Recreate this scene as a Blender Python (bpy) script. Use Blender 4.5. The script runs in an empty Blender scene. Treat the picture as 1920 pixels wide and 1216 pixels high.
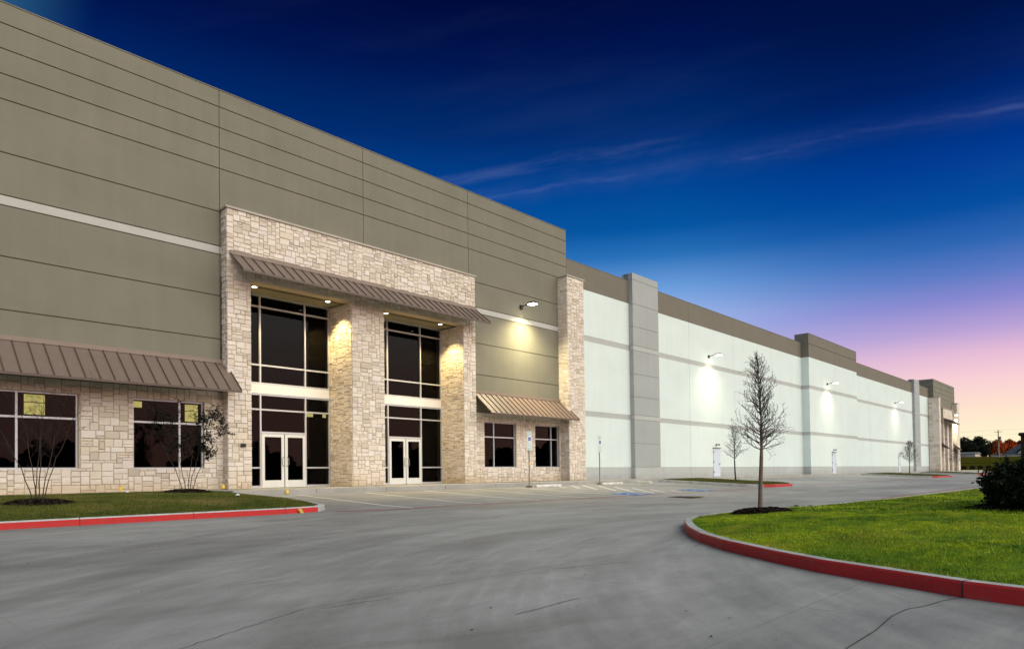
import bpy, bmesh, math, random
import numpy as np
from mathutils import Vector, Matrix
from mathutils.geometry import delaunay_2d_cdt
random.seed(7); RNG = np.random.default_rng(7)
SC = bpy.context.scene; COL = SC.collection
R = math.radians

# ------------------------------------------------------------------ camera
YAW, PITCH, ROLL = 0.7497503875, R(1.13), R(0.8)
F = Vector((math.cos(YAW)*math.cos(PITCH), math.sin(YAW)*math.cos(PITCH), math.sin(PITCH)))
R0 = Vector((math.sin(YAW), -math.cos(YAW), 0)); U0 = R0.cross(F)
RV = R0*math.cos(ROLL) - U0*math.sin(ROLL); UV = U0*math.cos(ROLL) + R0*math.sin(ROLL)
cd = bpy.data.cameras.new('camera'); cam = bpy.data.objects.new('camera', cd); COL.objects.link(cam)
cd.sensor_fit = 'HORIZONTAL'; cd.sensor_width = 36; cd.lens = 1270/1920*36; cd.shift_y = 0.13306
cd.clip_start = 0.1; cd.clip_end = 5000
M = Matrix((RV, UV, -F)).transposed().to_4x4(); M.translation = Vector((0, -24.3, 0.405)); cam.matrix_world = M
SC.camera = cam

# ------------------------------------------------------------------ sky
def ramp(nt, stops, interp='LINEAR'):
    n = nt.nodes.new('ShaderNodeValToRGB'); cr = n.color_ramp; cr.interpolation = interp
    while len(cr.elements) > 1: cr.elements.remove(cr.elements[-1])
    cr.elements[0].position = stops[0][0]; cr.elements[0].color = (*stops[0][1], 1)
    for p, c in stops[1:]:
        e = cr.elements.new(p); e.color = (*c, 1)
    return n
def s2l(*c): return tuple(((v/255+.055)/1.055)**2.4 if v > 10 else v/255/12.92 for v in c)
W = bpy.data.worlds.new('World'); SC.world = W; W.use_nodes = True
wt = W.node_tree; wt.nodes.clear(); L = wt.links.new
def wn(t, **k):
    n = wt.nodes.new(t)
    for a, b in k.items(): setattr(n, a, b)
    return n
def wm(op, a, b=None, c=None, clamp=False):
    n = wn('ShaderNodeMath', operation=op, use_clamp=clamp)
    for i, v in enumerate((a, b, c)):
        if v is None: continue
        if isinstance(v, (int, float)): n.inputs[i].default_value = v
        else: L(v, n.inputs[i])
    return n.outputs[0]
tc = wn('ShaderNodeTexCoord'); nrm = wn('ShaderNodeVectorMath', operation='NORMALIZE'); L(tc.outputs['Generated'], nrm.inputs[0])
sx = wn('ShaderNodeSeparateXYZ'); L(nrm.outputs[0], sx.inputs[0])
el = wm('DIVIDE', wm('ARCSINE', sx.outputs[2]), math.pi/2, clamp=True)   # elevation 0..1 over 90 degrees
def E_(d): return d/90
fr_r = ramp(wt, [(E_(0), s2l(255,246,200)), (E_(2.2), s2l(255,244,206)), (E_(4.2), s2l(255,228,206)), (E_(6.3), s2l(250,208,214)),
                  (E_(8.0), s2l(230,188,214)), (E_(9.6), s2l(186,162,214)), (E_(11.6), s2l(138,136,208)), (E_(13.4), s2l(92,122,196)), (E_(15.4), s2l(46,102,180)),
                  (E_(17.8), s2l(4,78,160)), (E_(21), s2l(0,58,146)), (E_(23.2), s2l(0,47,124)), (E_(26), s2l(0,29,94)), (E_(29.5), s2l(0,19,70)), (E_(36), s2l(0,10,52)), (1, s2l(2,10,48))])
fr_l = ramp(wt, [(E_(0), s2l(225,205,220)), (E_(8), s2l(186,186,228)), (E_(12.4), s2l(160,184,234)), (E_(14.9), s2l(108,158,220)), (E_(17.4), s2l(42,114,186)), (E_(19.5), s2l(4,86,162)),
                  (E_(22.8), s2l(0,68,146)), (E_(26.4), s2l(0,45,112)), (E_(31.5), s2l(0,21,80)), (E_(36), s2l(0,8,56)), (E_(60), s2l(0,6,46)), (1, s2l(2,10,48))])
L(el, fr_r.inputs[0]); L(el, fr_l.inputs[0])
ch_ = wm('SQRT', wm('SUBTRACT', 1.0, wm('MULTIPLY', sx.outputs[2], sx.outputs[2]), clamp=True)); azr = wm('DIVIDE', sx.outputs[0], wm('ADD', ch_, .0001))
azf = wn('ShaderNodeMapRange', interpolation_type='SMOOTHSTEP'); L(azr, azf.inputs[0]); azf.inputs[1].default_value = .86; azf.inputs[2].default_value = 1.0
front = wn('ShaderNodeMix', data_type='RGBA'); L(azf.outputs[0], front.inputs[0]); L(fr_l.outputs[0], front.inputs[6]); L(fr_r.outputs[0], front.inputs[7])
back = ramp(wt, [(0, (1.9,.95,.75)), (E_(5), (1.95,1.05,.86)), (E_(8.5), (1.9,1.4,1.25)), (E_(12), (2.1,1.98,1.85)), (E_(18), (2.9,2.85,2.6)),
                 (E_(30), (3.25,3.30,3.05)), (E_(50), (3.0,3.08,2.92)), (E_(70), (2.0,2.1,2.15)), (1, (.9,1.0,1.15))])
L(el, back.inputs[0])
# azimuth weight: the afterglow half of the sky lies behind the camera (towards -Y)
bdot = wm('ADD', wm('MULTIPLY', sx.outputs[0], .20), wm('MULTIPLY', sx.outputs[1], -.98))
bw = wn('ShaderNodeMapRange', interpolation_type='SMOOTHSTEP'); L(bdot, bw.inputs[0])
bw.inputs[1].default_value = 0.14; bw.inputs[2].default_value = 0.76; bw.inputs[3].default_value = 0; bw.inputs[4].default_value = 1
# thin cirrus: everything streams along one great circle through the right of the view
def pixdir(x, y): return (F + RV*(x-960)/1270 - UV*(y-863.47)/1270).normalized()
D1, D2 = pixdir(1090, 342), pixdir(1800, 222); SN = D1.cross(D2).normalized(); SA = (D2-D1).normalized()
def dotn(vec):
    n = wn('ShaderNodeVectorMath', operation='DOT_PRODUCT'); L(nrm.outputs[0], n.inputs[0]); n.inputs[1].default_value = vec; return n.outputs['Value']
dN, dA = dotn(SN), dotn(SA)
def cnoise(sn, sa, det=6, rough=.6, off=0):
    c = wn('ShaderNodeCombineXYZ'); L(wm('MULTIPLY', dN, sn), c.inputs[0]); L(wm('MULTIPLY', dA, sa), c.inputs[1]); c.inputs[2].default_value = off
    n = wn('ShaderNodeTexNoise'); L(c.outputs[0], n.inputs[0]); n.inputs['Scale'].default_value = 1; n.inputs['Detail'].default_value = det; n.inputs['Roughness'].default_value = rough; return n.outputs[0]
def smap(v, a, b_):
    n = wn('ShaderNodeMapRange', interpolation_type='SMOOTHSTEP'); L(v, n.inputs[0]); n.inputs[1].default_value = a; n.inputs[2].default_value = b_; return n.outputs[0]
veil = smap(cnoise(16, 2.2, 7, .62, 3.1), .46, .80)
dd = wm('ADD', dN, wm('MULTIPLY', wm('SUBTRACT', cnoise(4, 5, 6, .62, 7.7), .5), .034)); ad = wm('ABSOLUTE', dd)
core_ = wm('MULTIPLY', smap(ad, .0052, 0), smap(cnoise(60, 6, 6, .7, 1.3), .36, .66)); halo = wm('MULTIPLY', smap(ad, .024, 0), smap(cnoise(30, 4, 6, .65, 5.5), .34, .70))
d2 = wm('ABSOLUTE', wm('ADD', wm('ADD', dN, .030), wm('MULTIPLY', wm('SUBTRACT', cnoise(5, 6, 6, .6, 9.9), .5), .03))); low = wm('MULTIPLY', wm('MULTIPLY', smap(d2, .013, 0), smap(dA, -.02, -.16)), smap(cnoise(40, 5, 6, .65, 2.2), .35, .65))
msk = smap(cnoise(0, 3.2, 2, .5, 4.4), .30, .50)
cf = wm('ADD', wm('MULTIPLY', veil, .016), wm('MULTIPLY', msk, wm('ADD', wm('MULTIPLY', core_, .085), wm('ADD', wm('MULTIPLY', halo, .050), wm('MULTIPLY', low, .10)))), clamp=True)
mx = wn('ShaderNodeMix', data_type='RGBA'); L(cf, mx.inputs[0]); L(front.outputs[2], mx.inputs[6]); mx.inputs[7].default_value = (.30, .38, .70, 1)
# brighter sky low over the roof at the far left (towards +Y)
lf = wn('ShaderNodeMapRange', interpolation_type='SMOOTHSTEP'); L(sx.outputs[0], lf.inputs[0]); lf.inputs[1].default_value = .235; lf.inputs[2].default_value = .12
mxl = wn('ShaderNodeMix', data_type='RGBA'); L(wm('MULTIPLY', lf.outputs[0], .36), mxl.inputs[0]); L(mx.outputs[2], mxl.inputs[6]); mxl.inputs[7].default_value = (.06, .27, .46, 1)
mx2 = wn('ShaderNodeMix', data_type='RGBA'); L(bw.outputs[0], mx2.inputs[0]); L(mxl.outputs[2], mx2.inputs[6]); L(back.outputs[0], mx2.inputs[7])
bg = wn('ShaderNodeBackground'); L(mx2.outputs[2], bg.inputs[0]); bg.inputs[1].default_value = 1.0
wo = wn('ShaderNodeOutputWorld'); L(bg.outputs[0], wo.inputs[0])

# the sun has set: the afterglow half of the sky lights the place, with the floodlights

SC.render.engine = 'CYCLES'
SC.view_settings.view_transform = 'Standard'; SC.view_settings.look = 'None'; SC.view_settings.gamma = 1; SC.view_settings.exposure = 0.0
SC.cycles.max_bounces = 6; SC.cycles.diffuse_bounces = 3; SC.cycles.glossy_bounces = 3; SC.cycles.transmission_bounces = 4; SC.cycles.transparent_max_bounces = 6
SC.cycles.sample_clamp_indirect = 4

# ------------------------------------------------------------------ materials
MATS = {}
class Mat:
    def __init__(s, name, rough=.8, spec=.3, metal=0):
        s.m = bpy.data.materials.new(name); s.m.use_nodes = True; s.t = s.m.node_tree
        s.b = s.t.nodes['Principled BSDF']; s.b.inputs['Roughness'].default_value = rough
        s.b.inputs['Specular IOR Level'].default_value = spec; s.b.inputs['Metallic'].default_value = metal
        MATS[name] = s.m
    def n(s, t, **k):
        n = s.t.nodes.new(t)
        for a, b in k.items(): setattr(n, a, b)
        return n
    def l(s, a, b): s.t.links.new(a, b)
    def coord(s, scale=(1,1,1), rot=(0,0,0), src='Object'):
        if not hasattr(s, '_tc'): s._tc = s.n('ShaderNodeTexCoord')
        m = s.n('ShaderNodeMapping'); s.l(s._tc.outputs[src], m.inputs[0]); m.inputs['Scale'].default_value = scale; m.inputs['Rotation'].default_value = rot
        return m.outputs[0]
    def noise(s, vec, scale, detail=4, rough=.55, dist=0):
        n = s.n('ShaderNodeTexNoise'); s.l(vec, n.inputs[0]); n.inputs['Scale'].default_value = scale; n.inputs['Detail'].default_value = detail
        n.inputs['Roughness'].default_value = rough; n.inputs['Distortion'].default_value = dist; return n.outputs[0]
    def rng(s, v, a, b, c=0, d=1):
        n = s.n('ShaderNodeMapRange'); s.l(v, n.inputs[0])
        for i, x in enumerate((a, b, c, d)): n.inputs[i+1].default_value = x
        return n.outputs[0]
    def math(s, op, a, b, clamp=False):
        n = s.n('ShaderNodeMath', operation=op, use_clamp=clamp)
        for i, v in enumerate((a, b)):
            if isinstance(v, (int, float)): n.inputs[i].default_value = v
            else: s.l(v, n.inputs[i])
        return n.outputs[0]
    def mix(s, f, a, b, mode='MIX'):
        n = s.n('ShaderNodeMix', data_type='RGBA', blend_type=mode)
        if isinstance(f, (int, float)): n.inputs[0].default_value = f
        else: s.l(f, n.inputs[0])
        for i, v in ((6, a), (7, b)):
            if isinstance(v, tuple): n.inputs[i].default_value = (*v, 1) if len(v) == 3 else v
            else: s.l(v, n.inputs[i])
        return n.outputs[2]
    def color(s, c):
        if isinstance(c, tuple): s.b.inputs['Base Color'].default_value = (*c, 1)
        else: s.l(c, s.b.inputs['Base Color'])
    def bump(s, h, strength=.3, dist=.01):
        n = s.n('ShaderNodeBump'); n.inputs['Strength'].default_value = strength; n.inputs['Distance'].default_value = dist
        s.l(h, n.inputs['Height']); s.l(n.outputs[0], s.b.inputs['Normal'])

def painted(name, c, var=.08, rough=.85, bump=.15):
    """paint on tilt-up concrete: faint cloudy mottling, vertical water marks, fine sand texture"""
    m = Mat(name, rough, .2)
    a = m.noise(m.coord((.35,.35,.6)), 1.0, 5, .6); b = m.noise(m.coord((2.2,2.2,.18)), 1.0, 4, .6); d = m.noise(m.coord(), 55, 2)
    v = m.math('ADD', m.math('ADD', m.rng(a, .3, .7, -var, var), m.rng(b, .3, .7, -var*.6, var*.6)), m.rng(d, .3, .7, -var*.25, var*.25))
    hsv = m.n('ShaderNodeHueSaturation'); hsv.inputs['Color'].default_value = (*c, 1); m.l(m.math('ADD', v, 1.0), hsv.inputs['Value'])
    sz = m.n('ShaderNodeSeparateXYZ'); m.l(m.coord(), sz.inputs[0])
    dirt = m.math('MULTIPLY', m.rng(sz.outputs[2], 0, .45, 1, 0), m.rng(m.noise(m.coord((1.6,1.6,3)), 1, 5, .7), .35, .7, .05, .45)); m.color(m.mix(m.math('MAXIMUM', dirt, 0), hsv.outputs[0], (.17,.15,.12))); m.bump(d, bump, .004); return m
painted('tan_paint', (.204,.192,.146), .07)
painted('brown_paint', (.180,.163,.128), .05)
painted('white_paint', (.67,.75,.715), .035)
painted('grey_paint', (.375,.388,.375), .04)
painted('base_grey', (.44,.455,.44), .07)
painted('band_grey', (.45,.46,.435), .04)
painted('stripe_paint', (.46,.45,.41), .04)
painted('joint_dark', (.095,.078,.048), .05)
painted('joint_grey', (.24,.24,.225), .05)
painted('cap_stone', (.46,.41,.35), .12)
painted('soffit', (.24,.22,.15), .03)
painted('roof_membrane', (.5,.5,.48), .1)

m = Mat('mortar', .95, .1); m.color(m.mix(m.noise(m.coord(), 6), (.40,.31,.21), (.54,.44,.32)))
def stone_mat(name, tint):
    m = Mat(name, .9, .2); geo = m.n('ShaderNodeNewGeometry')
    r = ramp(m.t, [(0, (.52,.45,.37)), (.12, (.70,.63,.55)), (.36, (.78,.70,.63)), (.60, (.85,.79,.74)), (.76, (.72,.63,.51)), (.88, (.82,.75,.74)), (1, (.56,.49,.41))], 'LINEAR')
    m.l(geo.outputs['Random Per Island'], r.inputs[0])
    n1 = m.noise(m.coord(), 7, 6, .65); n2 = m.noise(m.coord(), 32, 4, .6); n3 = m.noise(m.coord((.25,.25,.35)), 1, 4)
    c = m.mix(m.rng(n1, .35, .75, 0, .35), r.outputs[0], (.60,.49,.36)); c = m.mix(m.rng(n2, .55, .8, 0, .35), c, (.30,.25,.20))
    c = m.mix(m.rng(n3, .35, .7, 0, .30), c, (.66,.56,.48))
    # splash staining close to the ground
    sz = m.n('ShaderNodeSeparateXYZ'); m.l(m.coord(), sz.inputs[0])
    gr = m.math('MULTIPLY', m.rng(sz.outputs[2], .0, .45, 1, 0), m.rng(n3, .3, .6, .2, .8)); c = m.mix(m.math('MINIMUM', gr, .55), c, (.50,.37,.20))
    c = m.mix(1.0, c, tint, 'MULTIPLY'); m.color(c)
    m.bump(m.math('ADD', m.noise(m.coord(), 14, 6, .7), m.math('MULTIPLY', n2, .4)), .75, .022); return m
stone_mat('limestone', (1,.985,.95))

def metalpaint(name, c, rough=.5, met=0):
    m = Mat(name, rough, .4, met); n = m.noise(m.coord(), 3, 4); n2 = m.noise(m.coord((6,6,1)), 1, 3)
    m.color(m.mix(m.rng(m.math('ADD', n, n2), .8, 1.2, 0, .35), c, tuple(v*.8 for v in c))); return m
metalpaint('awning_brown', (.185,.135,.110), .42)
metalpaint('awning_rib', (.105,.073,.058), .42)
metalpaint('flashing_tan', (.25,.185,.145), .45)
metalpaint('aluminium', (.56,.57,.60), .32, .35)
metalpaint('door_paint', (.62,.68,.76), .4)
metalpaint('white_panel', (.78,.76,.75), .3)
metalpaint('black_metal', (.012,.012,.013), .45)
metalpaint('steel_grey', (.22,.23,.23), .4, .4)
metalpaint('handle_steel', (.5,.5,.5), .25, .9)

m = Mat('dark_glass', .02, .5); m.t.nodes.remove(m.b); out = [n for n in m.t.nodes if n.type == 'OUTPUT_MATERIAL'][0]
gl = m.n('ShaderNodeBsdfGlossy'); gl.inputs['Roughness'].default_value = .015; gl.inputs['Color'].default_value = (.26,.25,.25,1)
tr = m.n('ShaderNodeBsdfTransparent'); tr.inputs['Color'].default_value = (.42,.42,.42,1)
fr = m.n('ShaderNodeFresnel'); fr.inputs[0].default_value = 1.5
ms = m.n('ShaderNodeMixShader'); m.l(fr.outputs[0], ms.inputs[0]); m.l(tr.outputs[0], ms.inputs[1]); m.l(gl.outputs[0], ms.inputs[2]); m.l(ms.outputs[0], out.inputs[0])
m = Mat('interior_dark', .9, .1); m.color((.012,.012,.013))
def emis(name, c, st):
    m = Mat(name); m.color((.8,.8,.8)); m.b.inputs['Emission Color'].default_value = (*c, 1); m.b.inputs['Emission Strength'].default_value = st
emis('lit_pane', (.95,.82,.26), 1.25); m_ = MATS['lit_pane']; nt_ = m_.node_tree; a_ = nt_.nodes.new('ShaderNodeTexNoise'); a_.inputs['Scale'].default_value = 5; r_ = ramp(nt_, [(.3, (.55,.45,.10)), (.6, (1,.88,.30))]); nt_.links.new(a_.outputs[0], r_.inputs[0]); nt_.links.new(r_.outputs[0], nt_.nodes['Principled BSDF'].inputs['Emission Color'])
emis('lamp_lens', (1,.95,.72), 40)
emis('downlight_lens', (1,.93,.75), 7)
metalpaint('white_trim', (.7,.7,.68), .5)

# concrete paving
def concrete(name, base, dark):
    m = Mat(name, .82, .25); co = m.coord()
    sp = m.n('ShaderNodeSeparateXYZ'); m.l(co, sp.inputs[0])
    # tyre tracks sweep round the island: noise in polar coordinates about a point inside it
    dx = m.math('SUBTRACT', sp.outputs[0], 13.0); dy = m.math('SUBTRACT', sp.outputs[1], -30.0)
    rr = m.math('SQRT', m.math('ADD', m.math('MULTIPLY', dx, dx), m.math('MULTIPLY', dy, dy)), 0); an = m.math('ARCTAN2', dy, dx)
    cbx = m.n('ShaderNodeCombineXYZ'); m.l(m.math('MULTIPLY', rr, 1.5), cbx.inputs[0]); m.l(m.math('MULTIPLY', an, 2.2), cbx.inputs[1])
    arc = m.noise(cbx.outputs[0], 1.0, 7, .62, .25)
    arc2 = m.noise(cbx.outputs[0], 4.0, 4, .6)
    big = m.noise(m.coord((.09,.16,1)), 1, 5, .6, .4); mid = m.noise(m.coord((.5,1.1,1)), 1, 6, .65); fine = m.noise(co, 40, 3, .7); broom = m.noise(m.coord((.8,26,1)), 1, 3, .6)
    t = m.math('ADD', m.rng(big, .3, .7, -.50, .50), m.rng(arc, .36, .64, -.20, .20)); t = m.math('ADD', t, m.rng(arc2, .3, .7, -.09, .09))
    t = m.math('ADD', t, m.rng(mid, .3, .7, -.34, .34)); t = m.math('ADD', t, m.rng(fine, .3, .7, -.11, .11)); t = m.math('ADD', t, m.rng(broom, .3, .7, -.05, .05))
    t = m.math('ADD', t, .5, True)
    c = m.mix(t, dark, base)
    st = m.rng(m.noise(m.coord((.35,.7,1)), 1, 8, .7, 1.2), .62, .74); c = m.mix(m.math('MULTIPLY', st, .38), c, (.14,.125,.105))
    wr = m.rng(m.noise(m.coord((.28,.9,1)), 1.4, 6, .7, .6), .60, .76); c = m.mix(m.math('MULTIPLY', wr, .35), c, (.40,.40,.40)); c = m.mix(m.math('MULTIPLY', m.math('MULTIPLY', m.rng(arc2, .54, .70), m.rng(big, .45, .6)), .24), c, (.46,.46,.46))
    # small dark specks
    vo = m.n('ShaderNodeTexVoronoi'); m.l(co, vo.inputs[0]); vo.inputs['Scale'].default_value = 1.5
    spk = m.math('MULTIPLY', m.rng(vo.outputs[0], .022, .010), m.rng(m.noise(co, .8, 2), .48, .55)); c = m.mix(m.math('MULTIPLY', spk, .7), c, (.04,.035,.03))
    # sawn slab joints
    def line(v, pitch, off, w):
        f = m.math('FRACT', m.math('DIVIDE', m.math('ADD', v, off), pitch), 0); d = m.math('ABSOLUTE', m.math('SUBTRACT', f, .5), 0)
        return m.rng(d, w/pitch, w*.35/pitch)
    jt = m.math('MAXIMUM', line(sp.outputs[0], 4.6, 1.1, .016), line(sp.outputs[1], 4.3, 2.85, .016))
    jt = m.math('MULTIPLY', jt, m.rng(m.noise(m.coord((.4,.4,1)), 1, 4), .45, .6, .0, .22)); c = m.mix(jt, c, (.055,.05,.045))
    m.color(c)
    m.bump(m.math('ADD', fine, m.math('MULTIPLY', broom, .7)), .25, .006); m.l(m.rng(t, 0, 1, .62, .9), m.b.inputs['Roughness']); return m
concrete('paving', (.362,.352,.340), (.190,.185,.180))
m = Mat('walk_concrete', .9, .2); c0 = m.mix(m.rng(m.noise(m.coord((.6,1.5,1)), 1, 6), .3, .7), (.42,.40,.365), (.29,.275,.25)); c0 = m.mix(m.rng(m.noise(m.coord(), 9, 5, .7), .55, .8, 0, .4), c0, (.13,.11,.08)); m.color(c0); m.bump(m.noise(m.coord(), 60, 3), .2, .004)
m = Mat('kerb_concrete', .9, .2); c0 = m.mix(m.rng(m.noise(m.coord(), 3, 6, .65), .3, .7), (.50,.50,.49), (.31,.31,.30)); c0 = m.mix(m.rng(m.noise(m.coord(), 22, 4, .7), .58, .75, 0, .6), c0, (.08,.075,.065)); m.color(c0); m.bump(m.noise(m.coord(), 50, 4), .3, .005)
m = Mat('stop_concrete', .9, .2); m.color(m.mix(m.rng(m.noise(m.coord(), 5, 6, .7), .4, .7), (.68,.66,.62), (.45,.43,.40)))
m = Mat('kerb_red', .6, .35); n1 = m.noise(m.coord((1.2,1.2,5)), 1, 6, .65); n2 = m.noise(m.coord((2,2,9)), 3, 6, .75)
c0 = m.mix(m.rng(n1, .3, .7), (.56,.024,.022), (.42,.019,.018)); c0 = m.mix(m.rng(n2, .54, .66, 0, .60), c0, (.30,.085,.075)); c0 = m.mix(m.rng(m.noise(m.coord(), 40, 3, .7), .66, .74, 0, .8), c0, (.08,.05,.045)); m.color(c0)
m = Mat('field_grass', 1, 0); n1 = m.noise(m.coord((.16,.022,.3)), 1, 5, .6); n2 = m.noise(m.coord((1,1,1)), .6, 5, .7)
r_ = ramp(m.t, [(0,(.030,.040,.004)),(.40,(.034,.045,.004)),(.50,(.085,.065,.010)),(.58,(.055,.050,.007)),(.70,(.16,.105,.025)),(1,(.17,.11,.03))]); m.l(m.math('ADD', n1, m.rng(n2,.3,.7,-.06,.06)), r_.inputs[0]); m.color(r_.outputs[0])
def marking(name, c, wear=.45):
    m = Mat(name, .8, .2); n = m.noise(m.coord(), 9, 7, .75); b = m.noise(m.coord(), .8, 3)
    f = m.math('ADD', m.rng(n, .35, .65, 0, wear), m.rng(b, .35, .65, 0, wear), True); m.color(m.mix(f, c, (.22,.22,.225)))
marking('line_white', (.80,.80,.78), .20); marking('line_red', (.42,.035,.04), .26); marking('line_blue', (.008,.15,.52), .05); marking('line_yellow', (.60,.48,.05), .3)
m = Mat('sealant', .8, .3); m.color((.035,.033,.03))
m = Mat('mulch_dark', .95, .1); m.color(m.mix(m.noise(m.coord(), 30, 4), (.012,.009,.007), (.06,.042,.03)))
def grassmat(name, a, b, dry, dryamt):
    m = Mat(name, .6, .25); n = m.noise(m.coord(), .55, 5, .65); n2 = m.noise(m.coord(), 3.0, 4); geo = m.n('ShaderNodeNewGeometry')
    n3 = m.noise(m.coord((1,1,.2)), 8, 3); c = m.mix(m.rng(m.math('ADD', m.math('ADD', n, m.math('MULTIPLY', n2, .5)), m.math('MULTIPLY', n3, .3)), .76, 1.04), a, b)
    c = m.mix(m.math('MULTIPLY', m.rng(m.noise(m.coord((.4,.4,.4)), 1.3, 5, .7), .52, .70), dryamt), c, dry)
    hs = m.n('ShaderNodeHueSaturation'); m.l(c, hs.inputs['Color']); m.l(m.rng(geo.outputs['Random Per Island'], 0, 1, .65, 1.4), hs.inputs['Value']); m.color(hs.outputs[0])
    m.b.inputs['Transmission Weight'].default_value = 0; return m
grassmat('grass_bright', (.058,.145,.002), (.40,.47,.005), (.44,.34,.035), .85)
grassmat('grass_dull', (.058,.078,.008), (.12,.12,.016), (.22,.165,.055), .95)
grassmat('grass_far', (.032,.038,.005), (.075,.052,.010), (.12,.075,.02), .8)
m = Mat('soil', .95, .1); m.color(m.mix(m.noise(m.coord(), 2, 6), (.045,.07,.008), (.085,.10,.014)))
m = Mat('soil_bright', .95, .1); m.color(m.mix(m.noise(m.coord(), 2, 6), (.07,.14,.003), (.14,.21,.006)))
m = Mat('bark', .9, .2); m.color(m.mix(m.noise(m.coord((14,14,5)), 1, 6, .7), (.10,.062,.045), (.25,.185,.15))); m.bump(m.noise(m.coord((20,20,6)), 1, 5), .6, .01)
m = Mat('twig', .9, .2); m.color(m.mix(m.noise(m.coord(), 6), (.016,.011,.010), (.045,.030,.026)))
m = Mat('stem_brown', .9, .2); m.color(m.mix(m.noise(m.coord(), 8), (.035,.022,.018), (.09,.06,.05)))
def leafmat(name, a, b):
    m = Mat(name, .7, .12); g = m.n('ShaderNodeNewGeometry'); m.color(m.mix(g.outputs['Random Per Island'], a, b)); return m
leafmat('leaf_dark', (.004,.006,.003), (.013,.015,.006)); leafmat('leaf_bush', (.003,.006,.002), (.011,.020,.005)); leafmat('leaf_far', (.008,.012,.006), (.02,.026,.011))
leafmat('leaf_red', (.32,.045,.010), (.55,.11,.02)); leafmat('leaf_brown', (.14,.035,.016), (.24,.06,.025)); leafmat('leaf_bud', (.09,.03,.025), (.05,.03,.02))
m = Mat('brick_dark', .9, .2); bt = m.n('ShaderNodeTexBrick'); m.l(m.coord(), bt.inputs[0]); bt.inputs['Scale'].default_value = 7; bt.inputs['Color1'].default_value = (.05,.028,.016,1); bt.inputs['Color2'].default_value = (.035,.02,.012,1); bt.inputs['Mortar'].default_value = (.025,.02,.016,1); m.color(bt.outputs[0])
painted('house_wall', (.50,.50,.47), .06); painted('house_roof', (.045,.055,.07), .1); painted('fence_white', (.50,.46,.40), .1); painted('fence_grey', (.16,.17,.17), .1)
metalpaint('wood_pole', (.34,.26,.19), .9); metalpaint('sign_white', (.72,.76,.76), .4); metalpaint('sign_blue', (.02,.06,.42), .4); metalpaint('sign_green', (.06,.40,.33), .4)
metalpaint('flag_yellow', (.80,.52,.01), .6); metalpaint('litter_white', (.7,.72,.75), .6); metalpaint('rust', (.12,.075,.06), .7)

# ------------------------------------------------------------------ mesh helpers
class MB:
    def __init__(s): s.v = []; s.f = []; s.mi = []
    def add(s, vs, fs, mi=0):
        o = len(s.v); s.v += [tuple(v) for v in vs]; s.f += [tuple(i+o for i in f) for f in fs]; s.mi += [mi]*len(fs)
    def box(s, x0, x1, y0, y1, z0, z1, mi=0, skip=()):
        vs = [(x0,y0,z0),(x1,y0,z0),(x1,y1,z0),(x0,y1,z0),(x0,y0,z1),(x1,y0,z1),(x1,y1,z1),(x0,y1,z1)]
        fs = [(0,3,2,1),(4,5,6,7),(0,1,5,4),(2,3,7,6),(1,2,6,5),(3,0,4,7)]
        s.add(vs, [f for i, f in enumerate(fs) if i not in skip], mi)
    def tube(s, pts, rad, n=6, mi=0, cap=True):
        pts = [Vector(p) for p in pts]
        if isinstance(rad, (int, float)): rad = [rad]*len(pts)
        vs = []; fs = []; ref = Vector((.13,.27,.95)).normalized()
        for i, p in enumerate(pts):
            d = (pts[min(i+1, len(pts)-1)] - pts[max(i-1, 0)]).normalized()
            a = d.cross(ref)
            if a.length < .05: a = d.cross(Vector((1,0,0)))
            a.normalize(); b = d.cross(a)
            for k in range(n):
                t = 2*math.pi*k/n; vs.append(p + (a*math.cos(t) + b*math.sin(t))*rad[i])
        for i in range(len(pts)-1):
            for k in range(n):
                k2 = (k+1) % n; fs.append((i*n+k, i*n+k2, (i+1)*n+k2, (i+1)*n+k))
        if cap: fs.append(tuple(range(n))); fs.append(tuple((len(pts)-1)*n+k for k in reversed(range(n))))
        s.add(vs, fs, mi)
    def cyl(s, c, r, z0, z1, n=16, mi=0): s.tube([(c[0],c[1],z0),(c[0],c[1],z1)], r, n, mi)
    def poly(s, pts, z, mi=0): s.add([(p[0],p[1],z(p[0],p[1]) if callable(z) else z) for p in pts], [tuple(range(len(pts)))], mi)
    def build(s, name, mats, parent=None, smooth=False, bevel=0, **tags):
        me = bpy.data.meshes.new(name); o = Vector((0,0,0)); r = parent
        while r is not None: o += r.location; r = r.parent
        vs = [(v[0]-o.x, v[1]-o.y, v[2]-o.z) for v in s.v] if o.length else s.v
        me.from_pydata(vs, [], s.f)
        for mn in ([mats] if isinstance(mats, str) else mats): me.materials.append(MATS[mn])
        if any(s.mi): me.polygons.foreach_set('material_index', s.mi)
        if smooth: me.polygons.foreach_set('use_smooth', [True]*len(me.polygons))
        me.update()
        ob = bpy.data.objects.new(name, me); COL.objects.link(ob); ob.parent = parent
        if bevel:
            b = ob.modifiers.new('b', 'BEVEL'); b.width = bevel; b.segments = 2; b.limit_method = 'ANGLE'
        for k, v in tags.items(): ob[k] = v
        return ob
def thing(name, loc, label, cat, group=None):
    o = bpy.data.objects.new(name, None); COL.objects.link(o); o.location = loc; o.empty_display_size = .3
    o['label'] = label; o['category'] = cat
    if group: o['group'] = group
    return o
def copy_tree(o, parent=None):
    c = o.copy(); COL.objects.link(c)
    if parent: c.parent = parent
    for ch in list(o.children): copy_tree(ch, c)
    return c

GY = [-500,-60,-24.3,-13,-7.7,-2.0,5]; GZ = [-.80,-.80,-.76,-.64,-.45,-.15,-.15]
def gz(y): return float(np.interp(y, GY, GZ))

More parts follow.
